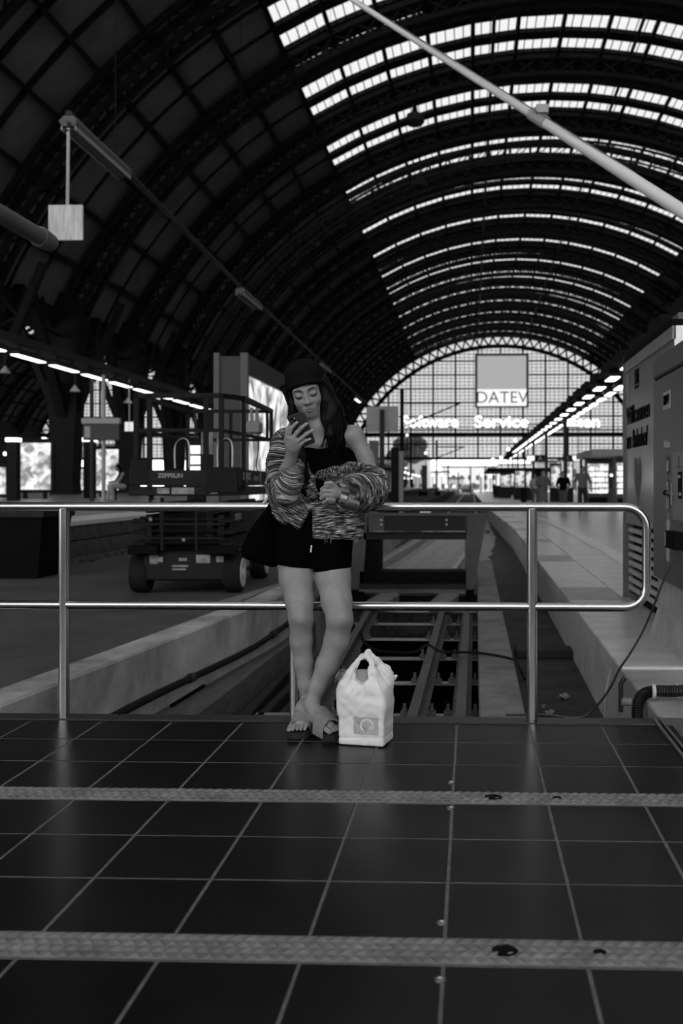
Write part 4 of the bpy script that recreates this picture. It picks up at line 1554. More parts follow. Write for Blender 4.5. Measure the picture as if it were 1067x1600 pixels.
# white square sign on stem
Y = 34.0
ws = empty('square_sign', at(202, 667, Y), 'small white square sign hanging below the cone lamp', 'sign')
MB().bevbox(-.15, .15, -.03, .03, -.15, .17, .01).build('sign_face', 'sign_dim', ws)
MB().box(-.006, .006, -.034, -.03, -.15, .17).build('sign_split', 'board_dark', ws)
MB().tube([(0, 0, .17), (0, 0, zl + .3 - ws.location.z)], .02, 6).build('stem', 'pole_grey', ws)
# bench with the seated person
Y = 34.0
bx = at(190, 770, Y).x
be = empty('bench', (bx + .35, Y + .1, .545), 'dark bench on the left platform under the seated person', 'bench')
for i in range(4):
    MB().bevbox(-.8, .8, -.2 + i * .11, -.11 + i * .11, .42, .46, .005).build('seat_slat', 'iron_light', be)
for x in (-.65, .65):
    MB().box(x - .03, x + .03, -.18, .2, 0, .42).build('leg', 'iron', be)
# stack of things seen behind the lift platform
pm = empty('vending_pillar', (at(305, 700, 19.0).x, 19.0, 0), 'white framed notice pillar seen through the lift railing', 'pillar')
MB().bevbox(-.16, .16, 0, .2, 0, 2.0, .01).build('pillar_body', 'iron', pm)
for k in range(3):
    MB().bevbox(-.1, .1, -.02, 0, 1.28 + k * .2, 1.44 + k * .2, .004).build('notice', 'sign_white', pm)
# glowing globes standing for lit windows and glints of the stalls behind the lift
for i, (px, py, s_, Y) in enumerate(((234, 722, .05, 24.0), (78, 748, .13, 45.0), (8, 709, .1, 47.0))):
    p = at(px, py, Y)
    o = empty('glow_globe', p, ('tiny glowing spot seen through the lift', 'bright round glowing spot beside the first poster case', 'small glowing spot at the left frame edge')[i], 'lamp', 'small glowing spots left')
    MB().lathe((0, 0, 0), [(.001, -s_), (s_ * .7, -s_ * .7), (s_, 0), (s_ * .7, s_ * .7), (.001, s_)], 10).build('globe', 'lamp_small', o, True)
    zb = (.545 if p.x < -5.75 else 0) - p.z
    MB().tube([(0, .02, zb), (0, .02, -s_ * .6)], .03, 6).build('stem', 'iron', o)

# ---------------------------------------------------------------- middle distance between woman and right platform
def post(name, px, w, py0, Y, m, label, cat='post', z0=-.62):
    p = at(px, py0, Y)
    o = MB().bevbox(-w / 2, w / 2, -w / 2, w / 2, 0, p.z - z0, .01).build(name, m)
    o.location = (p.x, Y, z0)
    tag(o, label, cat)
    return o


sb_ = empty('back_board', (at(597, 790, 33.0).x, 33.0, -.4), 'blank grey board on a dark post right of the woman shoulder', 'board')
a, b = rel(sb_, at(572, 675, 33.0)), rel(sb_, at(622, 635, 33.0))
MB().bevbox(a.x, b.x, .06, .12, a.z, b.z, .01).build('board', 'sign_grey', sb_)
MB().bevbox(-.075, .075, -.07, .06, 0, rel(sb_, at(597, 640, 33.0)).z, .01).build('post', 'iron_light', sb_)
MB().bevbox(-.45, -.14, .1, .3, 0, rel(sb_, at(590, 688, 33.0)).z, .01).build('side_post', 'board_grey', sb_)
tm_ = post('track_mast', 628, .28, 609, 75.0, 'iron', 'tall black catenary mast in front of the end screen', 'mast')
post('dark_pylon', 617, .34, 700, 45.0, 'iron', 'short dark pylon right of the grey board', 'pylon')
post('pale_pylon', 626, .25, 705, 47.0, 'sign_grey', 'pale narrow panel beside the dark pylon', 'panel')
nm_ = post('thin_mast', 682, .16, 688, 90.0, 'iron', 'thin dark mast standing between the far tracks', 'mast')
post('grey_column', 663, .5, 727, 95.0, 'board_grey', 'grey column in front of the far left canopy', 'column')
for i, (px, py, w, h, Y) in enumerate(((661, 768, .8, .85, 93.5), (684, 768, .5, .75, 95.0))):
    p = at(px, py, Y)
    o = MB().bevbox(-w / 2, w / 2, -.3, .3, 0, p.z + .62, .02).build('signal_box', 'black')
    o.location = (p.x, Y, -.62)
    tag(o, ('wider black signal box by the far column', 'narrower black signal box by the thin mast')[i], 'box', 'signal boxes')
# catenary brackets
e1 = rel(tm_, at(719, 630, 75.0))
e2 = rel(tm_, at(640, 667, 75.0))
MB().tube([(.1, 0, e1.z), e1], .06, 6).build('bracket_arm', 'iron', tm_)
MB().tube([(.1, 0, e2.z), e1], .06, 6).build('bracket_strut', 'iron', tm_)
e1 = rel(nm_, at(726, 698, 90.0))
e2 = rel(nm_, at(684, 715, 90.0))
MB().tube([(.06, 0, e1.z), e1], .05, 6).build('bracket_arm', 'iron', nm_)
MB().tube([(.06, 0, e2.z), e1], .05, 6).build('bracket_strut', 'iron', nm_)

# middle platform on the far left of the track with lamps
struct(MB().box(-5.75, -2.7, 50, 230, -1.4, .05).build('floor_platform_middle', 'concrete_dark'), 'narrow platform beyond the yard')
struct(MB().box(-5.75, -1.9, 30, 50, -1.4, -.55).build('track_bed_left', 'ballast'), 'gravel bed beyond the yard')
def globe_row(spots, Y, s_, label, group):
    pr_ = None
    for k, (px, py) in enumerate(spots):
        p = at(px, py, Y + k * 1.5)
        gz = .0 if p.x > .6 else (-.62 if p.x > -2.7 else .05)
        gz = .5 if p.x < -5.75 else gz
        st_ = MB().tube([(0, 0, gz - p.z), (0, 0, -s_ * .5)], .05, 5)
        if pr_ is None:
            pr_ = empty('far_lamp', p, label, 'lamp', group)
            MB().lathe((0, 0, 0), [(.001, -s_), (s_ * .7, -s_ * .7), (s_, 0), (s_ * .7, s_ * .7), (.001, s_)], 8).build('globe', 'lamp_small', pr_, True)
            q_ = pr_
            gl_ = pr_.children[0]
        else:
            q_ = empty('far_lamp', p, label, 'lamp', group)
            g2 = gl_.copy()
            COL.objects.link(g2)
            g2.parent = q_
        st_.build('stem', 'iron', q_)


globe_row([(633, 738), (638, 740), (645, 742), (650, 743), (655, 744), (632, 747), (638, 748), (644, 747)], 120, .15, 'small bright lamp under the far left canopy', 'lamps under the far left canopy')
globe_row([(575, 700), (580, 714), (636, 680), (665, 708), (690, 742), (697, 760), (709, 760), (676, 742)], 150, .22, 'bright distant lamp over the far tracks', 'distant lamps over the tracks')
globe_row([(766, 744), (750, 735), (752, 742)], 128, .2, 'bright lamp on the far right canopy', 'lamps on the far right canopy')
globe_row([(794, 702), (805, 688), (770, 718), (783, 715)], 110, .2, 'oval bright lamp hanging before the end screen', 'hanging lamps before the end screen')
# far left canopy building
cn = empty('platform_canopy', (-12.2, 118, 0), 'low canopy building with lit bays at the far left tracks', 'canopy')
MB().box(-2.2, 1.2, 0, 60, 3.4, 3.8).build('canopy_roof', 'iron_light', cn)
MB().box(-2.2, -1.6, 0, 60, 0, 3.4).build('canopy_wall', 'sign_grey', cn)
for k in range(10):
    MB().box(1.0, 1.2, k * 6, k * 6 + .3, 0, 3.4).build('canopy_post', 'iron_light', cn)
# far right canopy
cn2 = empty('platform_canopy', (6.5, 132, 0), 'dark canopy roof at the far end of the right platform', 'canopy')
MB().box(-4.2, 5, 0, 40, 2.9, 3.3).build('canopy_roof', 'iron', cn2)
MB().box(-.5, 3, 2, 36, 0, 2.9).build('canopy_kiosk', 'concrete_dark', cn2)

# beyond the hall
def bush(px0, px1, py0, py1, Y, label, m='foliage'):
    a, b = at(px0, py1, Y), at(px1, py0, Y)
    w, h = (b.x - a.x) / 2, b.z - a.z
    o = empty('tree', ((a.x + b.x) / 2, Y, -1.4), label, 'tree', 'trees beyond the hall')
    mbx = MB()
    for k in range(26):
        t = rng.uniform(0, 2 * math.pi)
        r0 = rng.uniform(0, .75)
        zz = rng.uniform(.25, .85)
        cx, cz = w * r0 * math.cos(t) * math.sqrt(1 - (zz - .5) ** 2), a.z + 1.4 + h * zz
        s_ = min(w, h / 2) * rng.uniform(.28, .5)
        mbx.lathe((cx, w * .5 * math.sin(t), cz), [(.01, -s_), (s_ * .75, -s_ * .6), (s_, .05), (s_ * .7, s_ * .65), (.01, s_)], 7)
    mbx.build('crown', m, o)
    MB().tube([(0, 0, 0), (0, 0, a.z + 1.4 + h * .4)], .3, 6).build('trunk', 'iron', o)


mat('foliage', .10, .9, var=.5, scale=1.5)
mat('foliage_pale', .25, .9, var=.4, scale=1.5)
bush(612, 672, 678, 728, 215, 'dark round tree seen through the end screen, right of the grey board')
bush(588, 640, 700, 775, 222, 'dark tree low behind the far left canopy')
bush(718, 752, 754, 785, 205, 'low grey shrubbery beyond the end of the track')
bush(700, 722, 760, 785, 222, 'small paler shrub left of the far shrubbery', 'foliage_pale')
def far_block(px0, px1, py0, Y, dpt, label, m='sign_grey'):
    a, b = at(px0, py0, Y), at(px1, py0, Y)
    o = empty('far_building', ((a.x + b.x) / 2, Y, -1.4), label, 'building', 'buildings beyond the hall')
    w = (b.x - a.x) / 2
    H = a.z + 1.4
    MB().box(-w, w, 0, dpt, 0, H).build('wall', m, o)
    MB().box(-w - .3, w + .3, -.3, dpt + .3, H, H + .5).build('roof', 'board_dark', o)
    n = max(2, int(2 * w / 3))
    for k in range(n):
        x = -w + (k + .5) * 2 * w / n
        for zz in range(int(H // 3.4)):
            MB().box(x - .6, x + .6, -.06, 0, .9 + zz * 3.3, 2.7 + zz * 3.3).build('window', 'board_dark', o)


far_block(636, 668, 716, 235, 20, 'grey block behind the far left canopy')
far_block(838, 872, 722, 245, 20, 'pale block seen between the waiting people')
far_block(885, 975, 716, 230, 20, 'wide pale block behind the vending machines')
far_block(700, 724, 748, 300, 20, 'small pale block far down the tracks')
mat('sky_backdrop', .62, .9, var=.15, scale=.2)  # for pale blocks added to keep the open sky from reading pure white
far_block(560, 700, 738, 350, 20, 'added long pale low block toning down the sky behind the far left trees', 'sky_backdrop')
far_block(690, 790, 730, 380, 20, 'added long pale block toning down the sky down the tracks', 'sky_backdrop')
far_block(780, 1010, 727, 340, 20, 'added long pale block toning down the sky behind the right canopy', 'sky_backdrop')
for px_, top_ in ((700, 722), (716, 738), (735, 730), (758, 727), (775, 735)):
    post('signal_mast', px_, .22, top_, 170.0 + (px_ % 7) * 4, 'board_dark', ORD[[700, 716, 735, 758, 775].index(px_)] + ' thin signal mast from the left, far down the tracks', 'mast')
struct(MB().box(-140, 140, 186, 700, -1.9, -1.4).build('ground_outside', 'concrete'), 'pale open ground beyond the hall')

# ---------------------------------------------------------------- right platform: vending machines, signs, posts
def vending(px0, px1, py0, Y, label):
    a, b = at(px0, py0, Y), at(px1, py0, Y)
    w = (b.x - a.x) / 2
    H = a.z
    o = empty('vending_machine', ((a.x + b.x) / 2, Y, 0), label, 'vending machine', 'vending machines')
    MB().bevbox(-w, w, 0, .8, 0, H, .02).build('case', 'board_grey', o)
    MB().box(-w + .06, w * .55, -.03, 0, .62, H - .28).build('shelf_back', 'poster_small', o)
    for k in range(5):
        z = .66 + k * (H - 1.0) / 5
        MB().box(-w + .06, w * .55, -.09, -.02, z - .05, z - .015).build('shelf', 'iron', o)
        n = 6
        for j in range(n):
            x = -w + .12 + (w * 1.55 - .12) * (j + .5) / n
            MB().lathe((x, -.06, z - .01), [(.05, 0), (.055, .14), (.03, .2), (.001, .21)], 7).build('product', 'sign_white', o)
    MB().box(-w + .06, w * .55, -.04, 0, H - .24, H - .06).build('header', 'board_dark', o)
    MB().box(w * .62, w - .04, -.03, 0, .9, 1.5).build('coin_panel', 'board_dark', o)
    MB().box(-w + .1, w * .5, -.03, 0, .15, .45).build('pickup_flap', 'iron', o)
    MB().lathe((w * .78, -.04, 1.55), [(.001, 0), (.07, 0), (.07, .03)], 10, 'y').build('coin_lamp', 'lamp_small', o)


vending(916, 960, 716, 50.0, 'brightly lit vending machine behind the standing man')
vending(961, 985, 714, 47.0, 'second lit vending machine half hidden by the welcome panel')
# section signs with the letter A
for i, (px0, px1, Y) in enumerate(((822, 851, 58.0), (879, 907, 60.5))):
    a, b = at(px0, 721, Y), at(px1, 711, Y)
    o = empty('section_sign', ((a.x + b.x) / 2, Y, a.z), ('hanging section sign left of the lamp posts', 'hanging section sign right of the lamp posts')[i], 'sign', 'platform section signs')
    w, h = (b.x - a.x) / 2, b.z - a.z
    MB().bevbox(-w, w, 0, .12, 0, h, .01).build('sign_body', 'iron', o)
    s = -1 if i == 0 else 1
    MB().box(s * w * .95, s * w * .05, -.02, 0, .03, h - .03).build('sign_light', 'sign_white', o) if False else MB().box(min(s * w * .92, s * w * .1), max(s * w * .92, s * w * .1), -.02, 0, .04, h - .04).build('sign_light', 'sign_white', o)
    text('lettering', 'A', h * .95, 'letter_pale', o, FX((-s * w * .5, -.02, h / 2)), .005, .008)
    MB().bar((-w * .8, .06, h), (-w * .8, .06, 4.6 - a.z), .05).bar((w * .8, .06, h), (w * .8, .06, 4.6 - a.z), .05).bar((-o.location.x + 4.3, .06, 4.6 - a.z), (-o.location.x + 4.8, .06, 4.6 - a.z), .05).bar((-w, .06, 4.58 - a.z), (w, .06, 4.58 - a.z), .06).bar((0, .06, 4.58 - a.z), (4.55 - o.location.x, .06, 4.58 - a.z), .06).build('hanger', 'iron', o)
# grey canopy slab above the vending machines
kc = empty('kiosk_canopy', (7.6, 46.0, 0), 'pale flat canopy above the vending machines', 'canopy')
MB().box(-2.0, 3, 0, 7, 2.42, 2.72).build('canopy_roof', 'sign_grey', kc)
for x in (-1.8, 2.6):
    MB().bar((x, 6.5, 0), (x, 6.5, 2.45), .12).build('canopy_post', 'iron_light', kc)
# information cases further down the platform
for i, (px, Y, w, h) in enumerate(((790, 80, .9, 2.0), (812, 72, .8, 2.2), (826, 68, .5, 2.1), (868, 62, .7, 2.4), (890, 60, .45, 2.6), (800, 100, 1.4, 2.3))):
    p = at(px, 757, Y)
    o = empty('info_case', (p.x, Y, 0), ('lit information case far down the right platform', 'lit information case left of the first woman', 'slim case behind the first woman', 'tall case between the two women', 'tall dark case left of the man', 'wide kiosk front at the far platform')[i], 'info case', 'info cases on the right platform')
    MB().bevbox(-w / 2, w / 2, 0, .3, 0, h, .02).build('case', 'iron_light', o)
    MB().box(-w / 2 + .08, w / 2 - .08, -.02, 0, .9, h - .15).build('lit_face', 'poster_small', o)
# small wagons / bins
for i, (px, Y, w, h, m) in enumerate(((777, 84, .8, 1.0, 'iron_light'), (818, 60, .4, .9, 'iron'))):
    p = at(px, 757, Y)
    o = MB().lathe((0, 0, 0), [(w / 2 * .85, 0), (w / 2, h * .9), (w / 2 * 1.08, h * .92), (w / 2, h), (.01, h * .97)], 12).build('litter_bin', m)
    o.location = (p.x, Y, 0)
    tag(o, ('grey litter bin far down the right platform', 'dark litter bin left of the first woman')[i], 'bin', 'litter bins')
# ================================================================== people: surfaces grown from blended solids
class Vol:
    def __init__(s, lo, hi, res):
        s.lo = np.array(lo, dtype=np.float64)
        s.res = res
        n = np.ceil((np.array(hi) - s.lo) / res).astype(int) + 1
        s.n = n
        s.ax = [s.lo[i] + np.arange(n[i]) * res for i in range(3)]
        s.f = np.full(tuple(n), 10.0, dtype=np.float32)

    def sub(s, lo, hi):
        sl = []
        for i in range(3):
            a = int(np.floor((lo[i] - s.lo[i]) / s.res))
            b = int(np.ceil((hi[i] - s.lo[i]) / s.res)) + 1
            a, b = max(a, 0), min(b, s.n[i])
            if b - a < 1:
                return None
            sl.append(slice(a, b))
        X = s.ax[0][sl[0]][:, None, None]
        Y = s.ax[1][sl[1]][None, :, None]
        Z = s.ax[2][sl[2]][None, None, :]
        return tuple(sl), X, Y, Z

    def comb(s, sl, d, k, op):
        a = s.f[sl]
        if op == 'u':
            if k > 0:
                h = np.maximum(k - np.abs(a - d), 0) / k
                r = np.minimum(a, d) - h * h * k * .25
            else:
                r = np.minimum(a, d)
        else:
            b = -d
            if k > 0:
                h = np.maximum(k - np.abs(a - b), 0) / k
                r = np.maximum(a, b) + h * h * k * .25
            else:
                r = np.maximum(a, b)
        s.f[sl] = r

    def cone(s, a, b, ra, rb=None, k=.02, op='u', fold=None):
        rb = ra if rb is None else rb
        a, b = np.array(a, float), np.array(b, float)
        m = max(ra, rb) + k + 3 * s.res + (fold[0] if fold else 0)
        q = s.sub(np.minimum(a, b) - m, np.maximum(a, b) + m)
        if q is None:
            return s
        sl, X, Y, Z = q
        d = b - a
        L2 = max(float(d @ d), 1e-9)
        t = np.clip(((X - a[0]) * d[0] + (Y - a[1]) * d[1] + (Z - a[2]) * d[2]) / L2, 0, 1)
        dist = np.sqrt((X - a[0] - t * d[0]) ** 2 + (Y - a[1] - t * d[1]) ** 2 + (Z - a[2] - t * d[2]) ** 2) - (ra + t * (rb - ra))
        if fold:
            amp, n = fold[0], fold[1]
            ph = fold[2] if len(fold) > 2 else 0
            dist = dist - amp * np.sin(t * n * 2 * np.pi + ph + 6 * (X - a[0]) * 3 + 10 * (Z - a[2]))
        s.comb(sl, dist, k, op)
        return s

    def chain(s, pts, rr, k=.02, op='u', fold=None):
        for i in range(len(pts) - 1):
            s.cone(pts[i], pts[i + 1], rr[i], rr[i + 1], k, op, fold)
        return s

    def ell(s, c, r, k=.02, M=None, op='u'):
        c = np.array(c, float)
        r = np.array(r, float)
        m = r.max() + k + 3 * s.res
        q = s.sub(c - m, c + m)
        if q is None:
            return s
        sl, X, Y, Z = q
        P = [X - c[0], Y - c[1], Z - c[2]]
        if M is not None:
            M = np.array(M)
            P = [P[0] * M[0, i] + P[1] * M[1, i] + P[2] * M[2, i] for i in range(3)]
        k0 = np.sqrt(sum((P[i] / r[i]) ** 2 for i in range(3)))
        k1 = np.sqrt(sum((P[i] / r[i] ** 2) ** 2 for i in range(3))) + 1e-9
        s.comb(sl, k0 * (k0 - 1) / k1, k, op)
        return s

    def box(s, c, h, rad=.01, k=.02, M=None, op='u'):
        c = np.array(c, float)
        h = np.array(h, float)
        m = np.linalg.norm(h) + k + 3 * s.res
        q = s.sub(c - m, c + m)
        if q is None:
            return s
        sl, X, Y, Z = q
        P = [X - c[0] + 0 * Y + 0 * Z, Y - c[1] + 0 * X + 0 * Z, Z - c[2] + 0 * X + 0 * Y]
        if M is not None:
            M = np.array(M)
            P = [P[0] * M[0, i] + P[1] * M[1, i] + P[2] * M[2, i] for i in range(3)]
        Q = [np.abs(P[i]) - h[i] + rad for i in range(3)]
        d = np.sqrt(sum(np.maximum(q_, 0) ** 2 for q_ in Q)) + np.minimum(np.maximum(np.maximum(Q[0], Q[1]), Q[2]), 0) - rad
        s.comb(sl, d, k, op)
        return s

    def half(s, p, n, k=.004, lim=None):
        """cut away everything on the side n points to"""
        p, n = np.array(p, float), np.array(n, float)
        n /= np.linalg.norm(n)
        if lim is None:
            lim = (s.lo, s.lo + s.n * s.res)
        sl, X, Y, Z = s.sub(*lim)
        d = -((X - p[0]) * n[0] + (Y - p[1]) * n[1] + (Z - p[2]) * n[2])
        s.comb(sl, d, k, 's')
        return s

    def mesh(s, smooth=1):
        f = s.f
        S = f < 0
        n = np.array(f.shape) - 1
        cs = []
        cnt = np.zeros(tuple(n), np.int8)
        offs = [(i, j, k) for i in (0, 1) for j in (0, 1) for k in (0, 1)]
        for i, j, k in offs:
            cnt += S[i:n[0] + i, j:n[1] + j, k:n[2] + k]
        act = (cnt > 0) & (cnt < 8)
        ids = np.argwhere(act)
        idx = np.full(tuple(n), -1, np.int64)
        idx[act] = np.arange(len(ids))
        val = {o: f[ids[:, 0] + o[0], ids[:, 1] + o[1], ids[:, 2] + o[2]].astype(np.float64) for o in offs}
        acc = np.zeros((len(ids), 3))
        num = np.zeros(len(ids))
        for o in offs:
            for ax in range(3):
                if o[ax] == 0:
                    p = list(o)
                    p[ax] = 1
                    p = tuple(p)
                    va, vb = val[o], val[p]
                    cr = (va < 0) != (vb < 0)
                    t = np.where(cr, va / np.where(cr, va - vb, 1), 0)
                    for d in range(3):
                        acc[:, d] += np.where(cr, o[d] + (t if d == ax else 0), 0)
                    num += cr
        V = s.lo + (ids + acc / num[:, None]) * s.res
        F = []
        for ax in range(3):
            b, c = (ax + 1) % 3, (ax + 2) % 3
            A = [slice(None)] * 3
            B = [slice(None)] * 3
            A[ax], B[ax] = slice(0, -1), slice(1, None)
            ch = S[tuple(A)] != S[tuple(B)]
            q = np.argwhere(ch)
            q = q[(q[:, b] > 0) & (q[:, c] > 0) & (q[:, b] < n[b]) & (q[:, c] < n[c])]
            inside = S[q[:, 0], q[:, 1], q[:, 2]]
            def cell(db, dc):
                r = q.copy()
                r[:, b] -= db
                r[:, c] -= dc
                return idx[r[:, 0], r[:, 1], r[:, 2]]
            Q = np.stack([cell(1, 1), cell(0, 1), cell(0, 0), cell(1, 0)], 1)
            Q[~inside] = Q[~inside][:, ::-1]
            F.append(Q)
        F = np.concatenate(F)
        F = F[(F >= 0).all(1)]
        for _ in range(smooth):
            a2 = np.zeros_like(V)
            c2 = np.zeros(len(V))
            for i in range(4):
                a, b = F[:, i], F[:, (i + 1) % 4]
                np.add.at(a2, a, V[b])
                np.add.at(a2, b, V[a])
                np.add.at(c2, a, 1)
                np.add.at(c2, b, 1)
            V = .5 * V + .5 * a2 / np.maximum(c2, 1)[:, None]
        return V, F


def np_obj(name, parts, m, parent=None, origin=(0, 0, 0)):
    Vs, Fs, o = [], [], 0
    for V, F in parts:
        Vs.append(V)
        Fs.append(F + o)
        o += len(V)
    V, F = np.concatenate(Vs) - np.array(origin), np.concatenate(Fs)
    me = bpy.data.meshes.new(name)
    me.vertices.add(len(V))
    me.vertices.foreach_set('co', V.ravel())
    me.loops.add(F.size)
    me.loops.foreach_set('vertex_index', F.ravel().astype(np.int32))
    me.polygons.add(len(F))
    me.polygons.foreach_set('loop_start', np.arange(0, F.size, 4, dtype=np.int32))
    me.polygons.foreach_set('use_smooth', np.ones(len(F), dtype=bool))
    me.update()
    me.validate()
    return link(name, me, m, parent), V


# ---------------------------------------------------------------- materials for people
mat('skin', .27, .5, var=.10, scale=30, spec=.3)
mat('skin_far', .22, .6)
mat('lip', .16, .45)
mat('hair', .003, .45, var=.3, scale=60, stretch=(1, 1, .1), spec=.12)
mat('cap_wool', .008, .95, bump=.25, bscale=400, spec=.05)
mat('black_cloth', .002, .95, bump=.15, bscale=300, spec=.03)
mat('lash', .004, .7)
mat('nail', .42, .3)
mat('sandal_strap', .20, .8, var=.25, scale=60)
mat('sandal_sole', .012, .8)
mat('bead', .75, .3)
mat('phone_back', .035, .45)
mat('phone_edge', .25, .3, metal=.8)


def knit_mat():
    m = bpy.data.materials.new('knit')
    m.use_nodes = True
    nt = m.node_tree
    N, Lk = nt.nodes, nt.links
    b = N['Principled BSDF']
    b.inputs['Roughness'].default_value = .95
    b.inputs['Specular IOR Level'].default_value = .1
    at_ = N.new('ShaderNodeAttribute')
    at_.attribute_name = 'knit'
    tc = N.new('ShaderNodeTexCoord')
    sx = N.new('ShaderNodeSeparateXYZ')
    Lk.new(tc.outputs['Object'], sx.inputs[0])
    su = N.new('ShaderNodeSeparateXYZ')
    Lk.new(at_.outputs['Vector'], su.inputs[0])

    def mul(sock, k):
        q = N.new('ShaderNodeMath')
        q.operation = 'MULTIPLY'
        q.inputs[1].default_value = k
        Lk.new(sock, q.inputs[0])
        return q.outputs[0]
    # wobble so that rows do not run dead straight
    nw = N.new('ShaderNodeTexNoise')
    nw.inputs['Scale'].default_value = 14
    Lk.new(tc.outputs['Object'], nw.inputs['Vector'])
    wob = N.new('ShaderNodeMath')
    wob.operation = 'MULTIPLY_ADD'
    wob.inputs[1].default_value = .02
    Lk.new(nw.outputs['Fac'], wob.inputs[0])
    Lk.new(su.outputs[0], wob.inputs[2])
    cv = N.new('ShaderNodeCombineXYZ')
    Lk.new(mul(wob.outputs[0], 150), cv.inputs[0])
    Lk.new(mul(su.outputs[1], 22), cv.inputs[1])
    n1 = N.new('ShaderNodeTexNoise')
    n1.inputs['Scale'].default_value = 1
    n1.inputs['Detail'].default_value = 1.5
    n1.inputs['Roughness'].default_value = .7
    Lk.new(cv.outputs[0], n1.inputs['Vector'])
    rp_ = N.new('ShaderNodeValToRGB')
    e = rp_.color_ramp.elements
    e[0].position, e[0].color = .34, g4(.015)
    e[1].position, e[1].color = .68, g4(.75)
    for p, v in ((.45, .07), (.52, .18), (.59, .34)):
        q = rp_.color_ramp.elements.new(p)
        q.color = g4(v)
    Lk.new(n1.outputs['Fac'], rp_.inputs[0])
    Lk.new(rp_.outputs[0], b.inputs['Base Color'])
    # stitch relief
    sn = N.new('ShaderNodeMath')
    sn.operation = 'SINE'
    Lk.new(mul(wob.outputs[0], 2 * math.pi / .0075), sn.inputs[0])
    sn2 = N.new('ShaderNodeMath')
    sn2.operation = 'SINE'
    Lk.new(mul(su.outputs[1], 2 * math.pi / .008), sn2.inputs[0])
    ad_ = N.new('ShaderNodeMath')
    ad_.operation = 'MULTIPLY_ADD'
    ad_.inputs[1].default_value = .4
    Lk.new(sn2.outputs[0], ad_.inputs[0])
    Lk.new(sn.outputs[0], ad_.inputs[2])
    bp_ = N.new('ShaderNodeBump')
    bp_.inputs['Strength'].default_value = .8
    bp_.inputs['Distance'].default_value = .003
    Lk.new(ad_.outputs[0], bp_.inputs['Height'])
    Lk.new(bp_.outputs[0], b.inputs['Normal'])
    MATS['knit'] = m


knit_mat()

# ---------------------------------------------------------------- the woman leaning on the railing
P = lambda px, py, Y: np.array(at(px, py, Y))
CAMP = np.array((0, 0, CAM_H))
# head frame
HO = P(479, 611, 4.41)
pit, rol, yw = R(17), R(11), R(4)
Rx = np.array([[1, 0, 0], [0, math.cos(pit), -math.sin(pit)], [0, math.sin(pit), math.cos(pit)]])
Ry = np.array([[math.cos(rol), 0, -math.sin(rol)], [0, 1, 0], [math.sin(rol), 0, math.cos(rol)]])
Rz = np.array([[math.cos(yw), -math.sin(yw), 0], [math.sin(yw), math.cos(yw), 0], [0, 0, 1]])
HM = Ry @ Rx @ Rz
H = lambda x, y, z: HO + HM @ np.array((x, y, z))

v = Vol(HO - np.array((.2, .2, .50)), HO + np.array((.34, .2, .2)), .0028)
v.lo  # head, neck, shoulders
v.ell(H(0, .012, .035), (.071, .09, .082), .02, HM)
v.ell(H(0, -.022, -.03), (.059, .066, .074), .03, HM)
v.ell(H(0, -.062, -.088), (.021, .018, .016), .025, HM)
v.cone(H(-.05, -.01, -.055), H(-.012, -.06, -.09), .014, .012, .03)
v.cone(H(.05, -.01, -.055), H(.012, -.06, -.09), .014, .012, .03)
for s_ in (-1, 1):
    v.ell(H(s_ * .033, -.062, -.030), (.024, .02, .022), .025, HM)          # cheek
    v.cone(H(s_ * .012, -.085, .021), H(s_ * .046, -.068, .022), .006, .005, .018)   # brow ridge
for s_ in (-1, 1):
    v.ell(H(s_ * .031, -.096, .000), (.019, .014, .012), .014, HM, 's')     # eye socket
for s_ in (-1, 1):
    v.ell(H(s_ * .031, -.0745, -.001), (.0155, .0145, .0125), .004, HM)     # lowered lid
v.cone(H(0, -.083, .012), H(0, -.099, -.030), .0065, .0085, .012)            # nose bridge
v.ell(H(0, -.102, -.034), (.0105, .0105, .009), .008, HM)
for s_ in (-1, 1):
    v.ell(H(s_ * .0115, -.093, -.037), (.0085, .010, .0075), .006, HM)       # nostril wing
    v.ell(H(s_ * .006, -.101, -.0445), (.0032, .004, .003), .003, HM, 's')
v.cone(H(0, -.092, -.045), H(0, -.091, -.056), .003, .004, .012)
v.ell(H(0, -.078, -.066), (.026, .014, .017), .016, HM)                      # mouth mound
neck = [H(0, .005, -.06), P(498, 668, 4.435), P(501, 690, 4.46)]
v.chain(neck, [.047, .045, .056], .03)
v.cone(P(466, 682, 4.47), P(538, 680, 4.475), .04, .04, .05)
v.ell(P(503, 715, 4.46), (.125, .075, .11), .04)
v.cone(P(503, 694, 4.395), P(545, 681, 4.42), .008, .008, .03)               # collar bone
v.cone(P(497, 694, 4.395), P(462, 682, 4.42), .008, .008, .03)
v.ell(P(552, 682, 4.455), (.046, .046, .048), .035)                          # bare shoulder
v.chain([P(553, 681, 4.455), P(570, 715, 4.452), P(587, 760, 4.44)], [.043, .0375, .036], .02)
head = v.mesh(1)

# lips as their own part, on the mouth mound
lv = Vol(H(0, -.09, -.066) - .04, H(0, -.09, -.066) + .04, .0014)
lv.chain([H(-.0255, -.0810, -.0668), H(-.014, -.0895, -.0635), H(-.005, -.0932, -.0612), H(0, -.0932, -.0622), H(.005, -.0932, -.0612), H(.014, -.0895, -.0635), H(.0255, -.0810, -.0668)], [.0018, .0034, .0044, .0040, .0044, .0034, .0018], .003)
lv.chain([H(-.0245, -.0810, -.0680), H(-.013, -.0885, -.0710), H(-.004, -.0915, -.0725), H(.004, -.0915, -.0725), H(.013, -.0885, -.0710), H(.0245, -.0810, -.0680)], [.0018, .0044, .0058, .0058, .0044, .0018], .003)
lv.chain([H(-.023, -.0865, -.0674), H(0, -.0975, -.0668), H(.023, -.0865, -.0674)], [.0012, .0014, .0012], .001, 's')
lips = lv.mesh(1)

